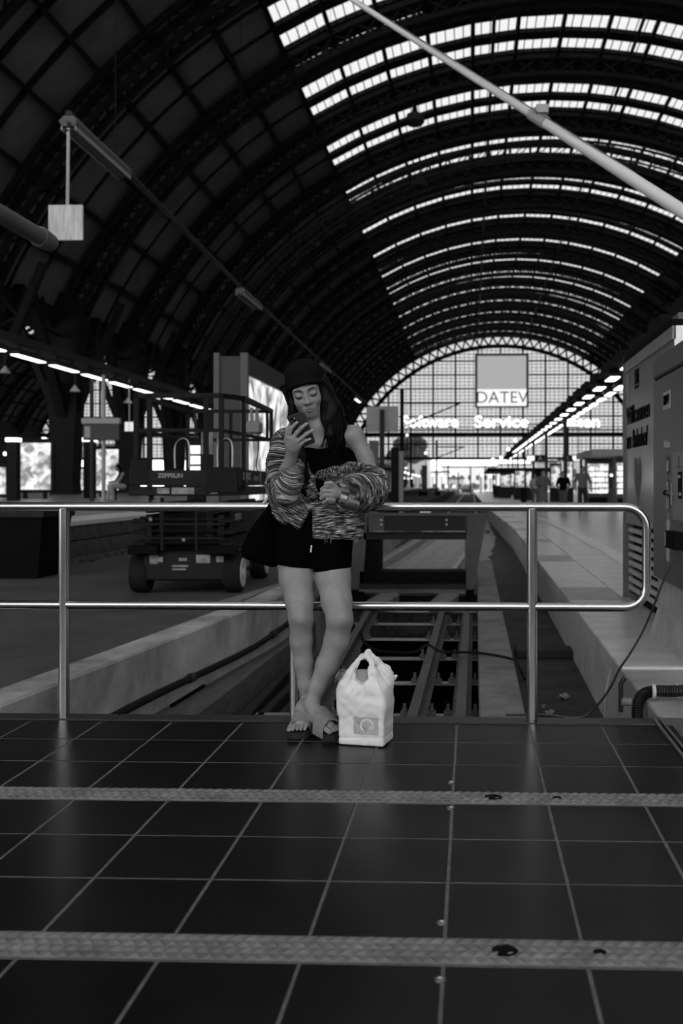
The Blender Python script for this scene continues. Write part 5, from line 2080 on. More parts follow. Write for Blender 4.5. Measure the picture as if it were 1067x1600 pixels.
# right arm: bare forearm and the hand round the phone
PC = P(471.5, 671, 4.185)
PLv = np.array((-.30, -.33, .895)); PLv /= np.linalg.norm(PLv)
PW = np.array((.95, -.05, .30)); PW -= PLv * (PW @ PLv); PW /= np.linalg.norm(PW)
PN = np.cross(PW, PLv)
if PN[1] > 0:
    PN = -PN


def onphone(px, py, off):
    d = np.array(at(px, py, 1.0)) - CAMP
    t = ((PC + PN * off - CAMP) @ PN) / (d @ PN)
    return CAMP + d * t


EL = P(446, 764, 4.33)
WR = P(457.5, 703, 4.215)
hv = Vol(np.minimum(WR, PC) - .13, np.maximum(WR, PC) + np.array((.12, .16, .12)), .0021)
hv.chain([EL, P(450, 735, 4.275), WR], [.040, .033, .0245], .02)
off = .0135
K = [onphone(451.5, 684, .016), onphone(457.5, 686, .019), onphone(463.5, 690, .019), onphone(467, 697, .016)]
hv.chain([WR, P(456, 694, 4.195)], [.0245, .023], .015)
hv.cone(P(454, 697, 4.20), K[0], .018, .0125, .016)
hv.cone(P(457, 697, 4.20), K[1], .018, .0125, .016)
hv.cone(P(460, 698, 4.20), K[2], .018, .0125, .016)
hv.cone(P(461, 700, 4.20), K[3], .017, .011, .014)
FG = [[(452, 677, off + .003), (455, 669, off + .001), (463.5, 660.5, off - .003)],
      [(464, 676, off + .003), (471, 668.5, off + .002), (479, 662.5, off - .003)],
      [(470.5, 685, off + .003), (479, 678, off + .002), (488, 672.5, off - .003)],
      [(471, 693.5, off + .002), (477.5, 688.5, off + .001), (484, 686, off - .002)]]
FR = [.0088, .0092, .0088, .0076]
nails = []
for kx, fg, r0 in zip(K, FG, FR):
    pts_f = [kx] + [onphone(*q) for q in fg]
    hv.chain(pts_f, [r0 * 1.12, r0 * 1.05, r0 * .98, r0 * .82], .004)
    nails.append((pts_f[-1], pts_f[-1] - pts_f[-2], r0))
# thumb along the far edge of the phone
hv.chain([P(452, 700, 4.205), onphone(448.5, 688, -.004), onphone(450, 672, -.016), onphone(455, 660, -.0165)], [.015, .012, .0105, .0085], .008)
armR = hv.mesh(1)

# left hand, loosely closed before the belly
LWr = P(531, 771, 4.25)
gv = Vol(P(490, 800, 4.15), P(560, 735, 4.42), .0021)
gv.chain([P(585, 772, 4.40), P(553, 773, 4.30), LWr], [.038, .031, .0235], .02)
gv.chain([LWr, P(522, 769, 4.235)], [.023, .026], .015)
gv.ell(P(519, 769, 4.232), (.026, .022, .034), .012)
for i in range(4):
    y0 = 759.5 + i * 6.9
    sh = (0, -1.5, -1.0, 2.5)[i]
    gv.chain([P(521, y0 + 1.5, 4.222), P(509.5 + sh, y0 + .8, 4.205), P(503.5 + sh, y0 + 5, 4.218), P(508.5 + sh, y0 + 7.5, 4.238)],
             [.0112, .0100, .0090, .0080][0:4] if i < 3 else [.010, .0088, .008, .007], .0035)
gv.chain([P(524, 762, 4.225), P(517, 755, 4.208), P(509, 755.5, 4.200)], [.0135, .0105, .0085], .006)
armL = gv.mesh(1)

# legs
kv = Vol((-1.06, 4.10, -.01), (-.42, 4.62, .78), .0042)
TL = [P(462, 868, 4.455), P(463, 905, 4.43), P(468, 940, 4.395), P(470, 966, 4.375), P(470.5, 1000, 4.405), P(473.5, 1035, 4.425), P(478, 1070, 4.425), P(481, 1100, 4.425)]
kv.chain(TL, [.088, .074, .060, .0515, .0475, .0435, .034, .028], .02)
kv.ell(P(469, 962, 4.335), (.026, .022, .032), .03)
TR = [P(518, 872, 4.45), P(521, 905, 4.42), P(526, 940, 4.375), P(531, 968, 4.34), P(526, 1000, 4.365), P(510.5, 1040, 4.375), P(495, 1075, 4.365), P(487.5, 1097, 4.355)]
kv.chain(TR, [.086, .0755, .0655, .0555, .0525, .0475, .036, .029], .02)
kv.ell(P(533, 964, 4.30), (.027, .024, .034), .03)
legs = kv.mesh(2)

# feet: back foot flat, front foot crossed over it on its toes
fv = Vol((-1.0, 4.12, -.005), (-.50, 4.54, .26), .0026)
AKb = P(481, 1098, 4.425)
hb = np.array((AKb[0] + .005, 4.455, .055))
tb_ = np.array((P(466, 1147, 4.27)[0], 4.285, .048))
fv.chain([P(479, 1075, 4.425), AKb], [.033, .029], .015)
fv.cone(AKb, hb, .029, .028, .02)
fv.chain([AKb + np.array((0, -.02, -.015)), (hb + tb_) / 2 + np.array((0, 0, .028)), tb_ + np.array((0, .02, .003))], [.029, .027, .019], .02)
fv.cone(hb, tb_ + np.array((.012, .035, -.004)), .026, .021, .02)
fv.cone(tb_ + np.array((-.022, .036, -.002)), tb_ + np.array((.024, .026, -.002)), .017, .018, .02)
td = (tb_ - hb); td[2] = 0; td /= np.linalg.norm(td)
tn = np.array((-td[1], td[0], 0))
for i in range(5):
    a = -.034 + i * .0160
    big = i == 4
    q = tb_ + tn * (-a) * 1.0 + td * (.004 + (.010 if i in (3, 4) else .004 * i - .006))
    q[2] = .045
    fv.chain([q - td * .016, q + td * .010, q + td * .030 - np.array((0, 0, .007))], [.0088 + .003 * big, .0072 + .0042 * big, .0068 + .0042 * big], .0022)
AKf = P(487.5, 1097, 4.355)
hf = np.array((P(472, 1112, 4.385)[0], 4.39, .098))
tf = np.array((P(515, 1144, 4.25)[0], 4.255, .050))
fv.chain([P(494, 1078, 4.362), AKf], [.0355, .030], .015)
fv.cone(AKf, hf, .030, .0285, .022)
fv.chain([AKf + np.array((.004, -.02, -.02)), (hf + tf) / 2 + np.array((.0, -.004, .022)), tf + np.array((-.01, .012, .004))], [.031, .029, .020], .02)
fv.cone(hf, (hf + tf) / 2 + np.array((0, 0, -.004)), .026, .022, .02)
fv.cone((hf + tf) / 2, tf, .024, .021, .02)
t2 = (tf - hf); t2[2] = 0; t2 /= np.linalg.norm(t2)
n2 = np.array((-t2[1], t2[0], 0))
for i in range(5):
    a = .034 - i * .0160
    big = i == 0
    q = tf + n2 * a * -1 + t2 * (.010 if i < 2 else .008 - .004 * (i - 2))
    q[2] = .047
    fv.chain([q - t2 * .016, q + t2 * .010, q + t2 * .030 - np.array((0, 0, .007))], [.0088 + .003 * big, .0072 + .0042 * big, .0068 + .0042 * big], .0022)
feet = fv.mesh(1)

WO = np.array((-.72, 4.38, 0.0))
woman, _ = np_obj('person', [head, armR, armL, legs, feet], 'skin', None, WO)
woman.location = WO
tag(woman, 'woman in black cap and striped knit cardigan leaning on the railing, looking at her phone', 'person')


def cloth(name, parts, m, parent=woman, origin=WO):
    return np_obj(name, parts, m, parent, origin)[0]


lo_ = cloth('lips', [lips], 'lip')
# brows, lashes
def tube_np(pts, rr, n=7):
    mb_ = MB().tube([Vector(p) for p in pts], rr, n)
    mb_.v = [tuple(np.array(q) - WO) for q in mb_.v]
    return mb_


for s_ in (-1, 1):
    tube_np([H(s_ * .013, -.0905, .0195), H(s_ * .026, -.0885, .0235), H(s_ * .040, -.079, .0235), H(s_ * .049, -.068, .019)], [.0022, .0028, .0024, .001]).build('eyebrow', 'lash', woman, True)
    tube_np([H(s_ * .0165, -.083, -.0075), H(s_ * .025, -.0895, -.0095), H(s_ * .035, -.0895, -.0100), H(s_ * .044, -.083, -.0070), H(s_ * .0495, -.0745, -.0020)], [.0014, .0028, .0034, .0032, .0012]).build('eyelashes', 'lash', woman, True)
for i, (p, d_, r0) in enumerate(nails):
    d_ = d_ / np.linalg.norm(d_)
    tube_np([p + PN * r0 * .62 - d_ * .003, p + PN * r0 * .60 + d_ * .0065], [.0042, .0034], 8).build('fingernail', 'nail', woman, True)

# cap with a bow
cv_ = Vol(HO - .16, HO + np.array((.16, .17, .17)), .003)
cv_.ell(H(0, .014, .045), (.086, .104, .088), .0, HM)
cv_.ell(H(.006, .02, .085), (.074, .085, .052), .03, HM)
cv_.half(H(0, -.05, .0335), HM @ np.array((0, -.42, -1.0)), .006)
for k_ in range(24):
    t0, t1 = 2 * math.pi * k_ / 24, 2 * math.pi * (k_ + 1) / 24
    ring = lambda t: H(.0845 * math.cos(t), .012 + .1015 * math.sin(t), .037 + .42 * (-(.012 + .1015 * math.sin(t)) - .05) * -1 * -1)
    cv_.cone(ring(t0), ring(t1), .0085, .0085, .006)
cap = cloth('cap', [cv_.mesh(1)], 'cap_wool')
bw = Vol(P(425, 640, 4.33), P(462, 590, 4.48), .0022)
bw.ell(P(440.5, 606, 4.40), (.011, .011, .013), .004)
bw.ell(P(446, 611, 4.39), (.013, .012, .018), .006)
bw.ell(P(448, 602, 4.40), (.012, .01, .01), .006)
bw.cone(P(446, 612, 4.395), P(451, 632, 4.385), .012, .007, .006)
bw.ell(P(440.5, 606, 4.388), (.0045, .01, .006), .002, None, 's')
cloth('cap_bow', [bw.mesh(1)], 'cap_wool', cap)

# hair
xv = Vol(P(425, 780, 4.22), P(560, 585, 4.60), .0032)
xv.ell(H(0, .03, .03), (.082, .085, .085), .02, HM)
xv.ell(H(0, -.03, -.03), (.0525, .11, .088), .01, HM, 's')
xv.chain([H(.066, -.02, .03), H(.071, -.012, -.03), P(512, 655, 4.385), P(516, 680, 4.375), P(514, 700, 4.370)], [.022, .026, .027, .020, .006], .02)
xv.chain([H(.07, .03, .02), P(519, 640, 4.42), P(528, 665, 4.425), P(530, 690, 4.41), P(520, 712, 4.385)], [.035, .04, .034, .022, .005], .03)
xv.chain([H(.05, .07, 0), P(515, 645, 4.46), P(522, 680, 4.50), P(520, 720, 4.52)], [.045, .05, .045, .03], .03)
xv.chain([H(-.05, .07, 0), P(470, 650, 4.47), P(470, 690, 4.51)], [.045, .05, .04], .03)
xv.chain([H(-.066, -.02, .035), H(-.069, -.018, -.03), P(456, 652, 4.365), P(464, 680, 4.36), P(472, 712, 4.345), P(478, 745, 4.315), P(480, 758, 4.31)], [.016, .0165, .017, .018, .020, .014, .004], .015)
hr = cloth('hair', [xv.mesh(1)], 'hair')
sr = random.Random(4)
for k_ in range(26):
    t = k_ / 25
    x0 = 505 + 24 * t
    w_ = sr.uniform(-4, 4)
    tube_np(spline([P(x0, 625 + 8 * t, 4.365 + .03 * t), P(x0 + 4 + w_ * .3, 660, 4.355 + .03 * t), P(x0 + 2 + w_, 690, 4.352 + .025 * t), P(x0 - 5 + w_ * 1.5, 706 + sr.uniform(-8, 16), 4.352 + .02 * t)], 4),
            [.0035 * (1 - .75 * i / 12) for i in range(13)], 5).build('hair_strand', 'hair', hr, True)
for k_ in range(12):
    w_ = sr.uniform(-5, 5)
    tube_np(spline([P(460 + w_ * .4, 665, 4.345), P(467 + w_, 700, 4.335), P(474 + w_ * 1.2, 735, 4.30), P(480 + w_ * 1.6, 757 + sr.uniform(-8, 10), 4.288)], 4),
            [.003 * (1 - .75 * i / 12) for i in range(13)], 5).build('hair_strand', 'hair', hr, True)

# camisole
mv = Vol(P(440, 860, 4.25), P(580, 650, 4.62), .0036)
mv.ell(P(503, 728, 4.462), (.136, .094, .135), .03)
mv.ell(P(540, 728, 4.455), (.058, .075, .085), .03)
mv.ell(P(484, 738, 4.405), (.06, .05, .055), .03)
mv.ell(P(528, 738, 4.405), (.06, .05, .055), .03)
mv.cone(P(500, 770, 4.455), P(497, 830, 4.46), .115, .12, .03)
mv.cone(P(497, 676, 4.34), P(511, 703, 4.34), .060, .014, .012, 's')
mv.cone(P(497, 676, 4.42), P(511, 701, 4.42), .058, .012, .012, 's')
mv.half(P(525, 689, 4.40), (-.12, -.25, 1), .01)
cam_t = mv.mesh(1)
stp = Vol(P(500, 735, 4.30), P(560, 650, 4.55), .0022)
stp.chain([P(541, 712, 4.375), P(536, 690, 4.385), P(534, 672, 4.415), P(535, 664, 4.46), P(536, 672, 4.51)], [.006, .006, .006, .006, .006], .004)
cloth('camisole', [cam_t, stp.mesh(1)], 'black_cloth')

# shorts
sv = Vol((-1.02, 4.26, .58), (-.45, 4.64, .96), .0042)
sv.ell(P(491, 838, 4.455), (.160, .115, .12), .03)
sv.chain([P(463, 845, 4.455), P(460, 905, 4.435)], [.098, .086], .03)
sv.chain([P(517, 845, 4.455), P(519, 905, 4.43)], [.098, .084], .03)
sv.half(P(460, 884, 4.43), (-.12, 0, -1), .004, (np.array((-1.1, 4.2, .5)), np.array((P(489, 0, 4.43)[0], 4.7, .8))))
sv.half(P(519, 890, 4.43), (.12, 0, -1), .004, (np.array((P(489, 0, 4.43)[0], 4.2, .5)), np.array((-.4, 4.7, .8))))
so = cloth('shorts', [sv.mesh(1)], 'black_cloth')
tube_np([P(486.5, 852, 4.325), P(485.5, 863, 4.322)], [.0035, .003], 7).build('drawstring_tip', 'bead', so, True)

# cardigan
kn = Vol(P(395, 870, 4.14), P(625, 650, 4.66), .0038)
POLY = {}


def kc_(pts, rr, k=.025, fold=None, grp=None):
    kn.chain([np.array(p) for p in pts], rr, k, 'u', fold)
    if grp:
        POLY.setdefault(grp, []).extend([(np.array(p), r0) for p, r0 in zip(pts, rr)])


# back and sides of the body
kn.ell(P(500, 760, 4.49), (.165, .085, .17), .03)
kn.cone(P(497, 790, 4.47), P(495, 822, 4.47), .125, .13, .04)
# right shoulder and sleeve (left in the picture)
kc_([P(466, 683, 4.465), P(446, 692, 4.45), P(438, 725, 4.42), P(437, 760, 4.37)], [.048, .060, .061, .060], .03, (.0035, 5), 'right_sleeve')
kc_([P(437, 762, 4.365), P(447, 765, 4.32), P(455, 748, 4.285), P(457, 736, 4.27)], [.062, .060, .050, .043], .025, (.004, 4, 1.0), 'right_sleeve')
kc_([P(452, 733, 4.268), P(463, 729, 4.262)], [.036, .036], .012)
kn.cone(P(451, 738, 4.275), P(457.5, 703, 4.215), .031, .027, .006, 's')
# left sleeve, slipped off the shoulder (right in the picture)
kc_([P(574, 728, 4.45), P(580, 750, 4.44), P(579, 768, 4.425)], [.050, .064, .068], .03, (.006, 3), 'left_sleeve')
kc_([P(578, 768, 4.42), P(563, 770, 4.36), P(548, 772, 4.305), P(538, 771, 4.275)], [.076, .076, .066, .047], .03, (.006, 4, 2.0), 'left_sleeve')
kn.cone(P(545, 771.5, 4.28), P(520, 769.5, 4.235), .029, .029, .008, 's')
# slipped neckline band across the chest
kc_([P(500, 742, 4.362), P(520, 738, 4.352), P(548, 730, 4.372), P(575, 721, 4.405), P(588, 718, 4.45)], [.020, .022, .022, .022, .024], .02, None, 'neckline')
kn.ell(P(528, 762, 4.40), (.09, .055, .07), .03)
# right front (left in the picture): slanting panel with a free corner
Mp = np.array([[.80, 0, .60], [0, 1, 0], [-.60, 0, .80]])
kn.box(P(459, 792, 4.375), (.098, .040, .062), .03, .025, Mp)
kn.ell(P(440, 806, 4.385), (.045, .045, .05), .03)
kc_([P(462, 690, 4.405), P(470, 720, 4.375), P(480, 750, 4.352), P(489, 772, 4.345)], [.026, .028, .028, .026], .02, None, 'front_edge')
# left front (right in the picture): square hanging panel
kn.box(P(525, 815, 4.385), (.104, .055, .092), .03, .025)
kn.ell(P(552, 815, 4.42), (.05, .09, .10), .03)
# opening and hems
kn.cone(P(487, 790, 4.30), P(470, 838, 4.28), .012, .045, .006, 's')
kn.cone(P(486, 800, 4.34), P(470, 850, 4.33), .006, .052, .006, 's')
kn.half(P(525, 842, 4.40), (-.03, 0, -1), .01)
kn.half(P(440, 816, 4.40), (-.70, 0, -.72), .012, (P(395, 870, 4.14), P(474, 700, 4.66)))
# neck hole
kn.ell(P(507, 700, 4.40), (.105, .11, .085), .012, None, 's')
kn.cone(P(476, 700, 4.36), P(492, 752, 4.31), .010, .010, .012, 's')
kn.half(P(545, 721, 4.42), (.18, .1, 1), .01, (P(507, 745, 4.2), P(625, 640, 4.66)))
card = kn.mesh(1)
# free the flat body seams a little
CV = card[0]
cd_o, _ = np_obj('cardigan', [card], 'knit', woman, WO)
# row coordinate of the knitting
slant = .55 * (CV[:, 0] - P(480, 0, 4.4)[0])
U = np.where(CV[:, 0] < P(486, 0, 4.38)[0], CV[:, 2] + slant, CV[:, 2] - .06 * (CV[:, 0] - P(520, 0, 4.4)[0]))
A = CV[:, 0].copy()
best = np.full(len(CV), .016)
for gi, (gname, pl_) in enumerate(POLY.items()):
    bd = np.full(len(CV), 9.0)
    bu_ = np.zeros(len(CV))
    ba = np.zeros(len(CV))
    u = 0.0
    for (a, ra), (b, rb) in zip(pl_[:-1], pl_[1:]):
        d = b - a
        L = np.linalg.norm(d)
        if L < .012:
            u += L
            continue
        t = np.clip(((CV - a) @ d) / (L * L), 0, 1)
        q = CV - (a + t[:, None] * d)
        n_ = np.linalg.norm(q, axis=1)
        rel_ = n_ / (ra + t * (rb - ra))
        m_ = rel_ < bd
        bd = np.where(m_, rel_, bd)
        over = ((CV - a) @ d) / (L * L)
        bu_ = np.where(m_, u + np.clip(over, -.3, 1.3) * L, bu_)
        ba = np.where(m_, np.arctan2(q[:, 2] + .3 * q[:, 0], -q[:, 1]) * .06, ba)
        u += L
    dist = np.abs(bd - 1) * .05
    m_ = dist < best
    best = np.where(m_, dist, best)
    U = np.where(m_, bu_ + 3.0 * (gi + 1), U)
    A = np.where(m_, ba, A)
atr = cd_o.data.attributes.new('knit', 'FLOAT_VECTOR', 'POINT')
atr.data.foreach_set('vector', np.stack([U, A, 0 * U], 1).astype(np.float32).ravel())
# a few loose threads at the hem and a button
for k_ in range(9):
    x = sr.uniform(500, 560)
    tube_np([P(x, 838, 4.345), P(x + sr.uniform(-2, 2), 846 + sr.uniform(0, 4), 4.34)], [.0012, .0006], 4).build('loose_thread', 'sandal_strap', cd_o)

# sandals
def sandal(h, t, d, n, z0, z1, fwd, hs):
    """sole from heel h to toe t (plan), strap over the fore foot"""
    o = None
    mb_ = MB()
    ringt, ringb = [], []
    Lh = np.linalg.norm((t - h)[:2]) + .05
    prof = [(0.0, .020), (.03, .033), (.12, .034), (.3, .034), (.5, .037), (.7, .045), (.85, .047), (.95, .036), (1.0, .014)]
    left = [(s_, w) for s_, w in prof]
    pts2 = [(s_, w) for s_, w in left] + [(s_, -w) for s_, w in reversed(left)]
    hh0 = h - d * .03
    for s_, w in pts2:
        q = hh0 + d * (s_ * (Lh + .03)) + n * w
        z = z1 + (z0 - z1) * min(s_ / .75, 1)
        ringb.append(Vector((q[0], q[1], max(z - .026, .0005))) - Vector(WO))
        ringt.append(Vector((q[0], q[1], z)) - Vector(WO))
    mb_.loft([ringb, ringt])
    so_ = mb_.build('sandal', 'sandal_sole', woman)
    # strap
    st = MB()
    rings = []
    c = t - d * fwd
    for k_ in range(13):
        a = math.pi * k_ / 12
        zz = -.004 + hs * math.sin(a) ** .7
        x = -.053 * math.cos(a)
        p = c + n * x
        row = []
        for e, f_ in ((-.040, .008), (.030, -.004), (.030, -.009), (-.040, .003)):
            q = p + d * (e + .004 * math.cos(a * 2))
            row.append(Vector((q[0], q[1], zz * (1.14 if e < 0 else .74) + f_ + z0 - .006)) - Vector(WO))
        rings.append(row)
    st.loft(rings)
    st.build('strap', 'sandal_strap', so_, True)
    return so_


sandal(hb, tb_, td, tn, .026, .026, .034, .078)
sandal(hf, tf, t2, n2, .028, .070, .016, .092)
# anklet
mb_ = MB()
an = P(487, 1098, 4.355)
for k_ in range(22):
    t = 2 * math.pi * k_ / 22
    c = an + np.array((.034 * math.cos(t), .034 * math.sin(t), .006 * math.cos(t + 1)))
    r0 = .0042 if k_ % 5 == 0 else .0019
    mb_.lathe(c - WO, [(.0003, -r0), (r0 * .75, -r0 * .6), (r0, 0), (r0 * .75, r0 * .6), (.0003, r0)], 6)
mb_.build('anklet', 'bead', woman, True)

# phone
ph = empty('phone', PC, 'dark smartphone with rounded corners held up in the woman hand', 'phone')
MP = Matrix(((PW[0], PLv[0], PN[0], 0), (PW[1], PLv[1], PN[1], 0), (PW[2], PLv[2], PN[2], 0), (0, 0, 0, 1)))


def rrect(w, h, r, z, n=6):
    o = []
    for cx, cy, a0 in ((w - r, h - r, 0), (-w + r, h - r, 90), (-w + r, -h + r, 180), (w - r, -h + r, 270)):
        for k_ in range(n + 1):
            a = R(a0 + 90 * k_ / n)
            o.append(MP @ Vector((cx + r * math.cos(a), cy + r * math.sin(a), z)))
    return o


MB().loft([rrect(.0345, .071, .011, -.004), rrect(.036, .0725, .0125, -.0028), rrect(.036, .0725, .0125, .0028), rrect(.0345, .071, .011, .0042)]).build('phone_body', 'phone_back', ph)
MB().loft([rrect(.0364, .0729, .0129, -.0022), rrect(.0364, .0729, .0129, .0022)]).build('phone_frame', 'phone_edge', ph)
cmx = MB()
def off_rect(cx, cy, w, h, r, z):
    return [p + MP @ Vector((cx, cy, 0)) for p in rrect(w, h, r, z)]
MB().loft([off_rect(-.018, .052, .0135, .015, .005, .004), off_rect(-.018, .052, .0135, .015, .005, .0058)]).build('camera_bump', 'phone_back', ph)
for cx, cy in ((-.023, .058), (-.013, .046)):
    c = MP @ Vector((cx, cy, .0058))
    e1, e2 = MP @ Vector((1, 0, 0)), MP @ Vector((0, 1, 0))
    nn = MP @ Vector((0, 0, 1))
    MB().loft([[c + (e1 * math.cos(t) + e2 * math.sin(t)) * .005 + nn * z for t in (k_ * math.pi / 8 for k_ in range(16))] for z in (0, .0015)]).build('camera_lens', 'black', ph)
c = MP @ Vector((-.012, .057, .0058))
MB().loft([[c + (MP @ Vector((math.cos(t), math.sin(t), 0))) * .0025 + (MP @ Vector((0, 0, z))) for t in (k_ * math.pi / 5 for k_ in range(10))] for z in (0, .001)]).build('flash', 'bead', ph)

# black shoulder bag behind her arm
bv = Vol(P(365, 910, 4.36), P(470, 750, 4.70), .0042)
bv.box(P(418, 842, 4.52), (.105, .045, .10), .04, .02)
bv.cone(P(428, 790, 4.50), P(415, 835, 4.52), .03, .07, .05)
bv.cone(P(388, 858, 4.52), P(425, 872, 4.52), .026, .04, .05)
bv.half(P(400, 815, 4.5), (-.84, 0, .55), .02)
bv.half(P(410, 884, 4.5), (-.32, 0, -1), .012)
sbag = empty('shoulder_bag', P(415, 880, 4.52), 'black cloth shoulder bag hanging at the woman hip beside the railing', 'bag')
np_obj('bag_body', [bv.mesh(1)], 'black_cloth', sbag, sbag.location)
ms = MB().tube([Vector(P(411.5, 787, 4.47)) - sbag.location, Vector(P(421, 775, 4.46)) - sbag.location, Vector(P(432, 745, 4.47)) - sbag.location, Vector(P(446, 700, 4.52)) - sbag.location], .007, 8)
ms.build('bag_strap', 'white_paint', sbag, True)

# ---------------------------------------------------------------- white carrier bag on the floor
gx = at(570, 1165, 4.15)
GB = np.array((gx.x, 4.20, 0.0))
bgv = Vol(GB - np.array((.20, .16, .01)), GB + np.array((.20, .18, .44)), .0031)
ca, sa = math.cos(R(-12)), math.sin(R(-12))
Mb = np.array([[ca, -sa, 0], [sa, ca, 0], [0, 0, 1]])
bgv.box(GB + np.array((.0, 0, .095)), (.100, .075, .095), .012, .01, Mb)
bgv.box(GB + np.array((-.004, 0, .19)), (.106, .074, .06), .03, .03, Mb)
bgv.ell(GB + np.array((-.06, -.02, .215)), (.055, .05, .05), .03)
bgv.ell(GB + np.array((.03, 0, .245)), (.085, .06, .075), .03)
lo_b = bgv
# shoulders running up to the handles
hb0 = [(-.078, -.03, .25), (-.062, -.035, .295), (-.032, -.02, .345), (.004, -.012, .370)]
hb1 = [(.038, -.045, .245), (.034, -.043, .30), (.024, -.022, .345), (.004, -.012, .370)]
hc0 = [(-.07, .035, .26), (-.055, .03, .31), (-.022, .014, .358), (.010, .004, .382)]
hc1 = [(.092, .01, .27), (.085, .006, .30), (.045, .0, .345), (.010, .004, .382)]
for ch_, rr0 in ((hb0, (.034, .020, .010, .008)), (hb1, (.04, .022, .011, .008)), (hc0, (.03, .014, .008, .007)), (hc1, (.028, .020, .012, .008))):
    bgv.chain([GB + np.array(q) for q in ch_], rr0, .016)
bgv.cone(GB + np.array((.0, -.02, .25)), GB + np.array((.07, .0, .27)), .045, .03, .03)
bgv.cone(GB + np.array((.095, .02, .262)), GB + np.array((.125, .02, .275)), .014, .007, .012)
# hole under the front handle
bgv.cone(GB + np.array((-.016, -.12, .300)), GB + np.array((-.016, .03, .302)), .027, .027, .006, 's')
bgv.cone(GB + np.array((-.008, -.12, .332)), GB + np.array((-.006, .03, .334)), .019, .019, .006, 's')
bgv.cone(GB + np.array((-.014, -.12, .282)), GB + np.array((-.014, .0, .284)), .026, .026, .006, 's')
# wrinkles
X, Y_, Z = bgv.ax[0][:, None, None], bgv.ax[1][None, :, None], bgv.ax[2][None, None, :]
ph_ = (X - GB[0] - .005) / (np.maximum(.40 - Z, .03))
wr1 = (.0016 * np.sin(34 * ph_ + 3 * np.sin(20 * Z) + 14 * Y_) + .0007 * np.sin(71 * ph_ + 2)) * np.clip((Z - .19) / .05, 0, 1)
wr2 = .0010 * np.sin(75 * Z + 42 * (X - GB[0]) + 2.5 * np.sin(31 * X + 22 * Z) + 20 * Y_) * np.clip((.24 - Z) / .05, 0, 1) * np.clip((GB[0] + .03 - X) / .05, .15, 1)
wr3 = .0006 * np.sin(150 * (Z - .4 * X) + 4 * np.sin(33 * X)) * np.clip((Z - .02) / .05, 0, 1) - .004 * np.exp(-((Z - .022 - .06 * (X - GB[0])) / .008) ** 2) * 0 + .0022 * np.exp(-((Z - .036 - .05 * (X - GB[0])) / .006) ** 2)
bgv.f += (wr1 + wr2 + wr3).astype(np.float32)
bgv.half(GB + np.array((0, 0, .0015)), (0, 0, -1), .004)
bmesh_ = bgv.mesh(1)


def plastic():
    m = mat('plastic_bag', .80, .42, var=.06, scale=25, spec=.4)
    b = m.node_tree.nodes['Principled BSDF']
    b.inputs['Subsurface Weight'].default_value = 0.0
    return m


plastic()
cbag = empty('carrier_bag', GB, 'full white plastic carrier bag standing on the tiles beside the woman feet', 'bag')
bo, bV = np_obj('bag_body', [bmesh_], 'plastic_bag', cbag, GB)
# print on its front, laid onto the surface
bvh = BVHTree.FromPolygons([Vector(p) for p in bV], [tuple(p) for p in bmesh_[1]])


def print_mat():
    m = bpy.data.materials.new('bag_print')
    m.use_nodes = True
    nt = m.node_tree
    N, Lk = nt.nodes, nt.links
    b = N['Principled BSDF']
    b.inputs['Roughness'].default_value = .5
    tc = N.new('ShaderNodeTexCoord')
    wv = N.new('ShaderNodeTexWave')
    wv.inputs['Scale'].default_value = 60
    wv.inputs['Distortion'].default_value = 1.5
    Lk.new(tc.outputs['Object'], wv.inputs['Vector'])
    r = N.new('ShaderNodeMapRange')
    r.inputs['To Min'].default_value = .34
    r.inputs['To Max'].default_value = .58
    Lk.new(wv.outputs['Fac'], r.inputs['Value'])
    Lk.new(r.outputs[0], b.inputs['Base Color'])
    MATS['bag_print'] = m


print_mat()
mat('print_pale', .74, .5)
mat('print_dark', .30, .5)


def decal(poly_fn, nu, nv, m, name, lift):
    vs, fs = [], []
    for j in range(nv + 1):
        for i in range(nu + 1):
            x, z = poly_fn(i / nu, j / nv)
            hit = bvh.ray_cast(Vector((x, -.3, z)), Vector((0, 1, 0)))
            y = hit[0].y if hit[0] else -.08
            vs.append((x, y - lift, z))
    for j in range(nv):
        for i in range(nu):
            a = j * (nu + 1) + i
            fs.append((a, a + 1, a + nu + 2, a + nu + 1))
    MB().add(vs, fs).build(name, m, bo)


def bagpx(px, py):
    p = at(px, py, 4.13)
    return p.x - GB[0], p.z


xA, zA = bagpx(552, 1147)
xB, zB = bagpx(592, 1120)
decal(lambda u, v_: (xA + (xB - xA) * u, zA + (zB - zA) * v_), 14, 10, 'bag_print', 'printed_square', .0012)
xc, zc, rc_ = (xA + xB) / 2 + .004, (zA + zB) / 2 + .002, (zB - zA) * .40
decal(lambda u, v_: (xc + rc_ * (.74 + .26 * v_) * math.cos(R(-30 + 260 * u)), zc + rc_ * (.74 + .26 * v_) * math.sin(R(-30 + 260 * u))), 30, 2, 'print_pale', 'printed_ring', .0018)
decal(lambda u, v_: (xA + .012 + .045 * u, zB - .022 - .04 * u + .010 * v_), 12, 2, 'print_dark', 'printed_stroke', .0016)
decal(lambda u, v_: (xc + rc_ * .35 + .006 * u, zc - rc_ * .55 + .016 * v_), 3, 4, 'white_paint', 'printed_dash', .0018)
# groceries seen through the handle
gro = MB().bevbox(-.045, .03, -.012, .03, .20, .305, .01)
o = gro.build('grocery_pack', 'sign_grey')
o.location = GB
tag(o, 'grey grocery pack seen through the handle of the white bag', 'pack')
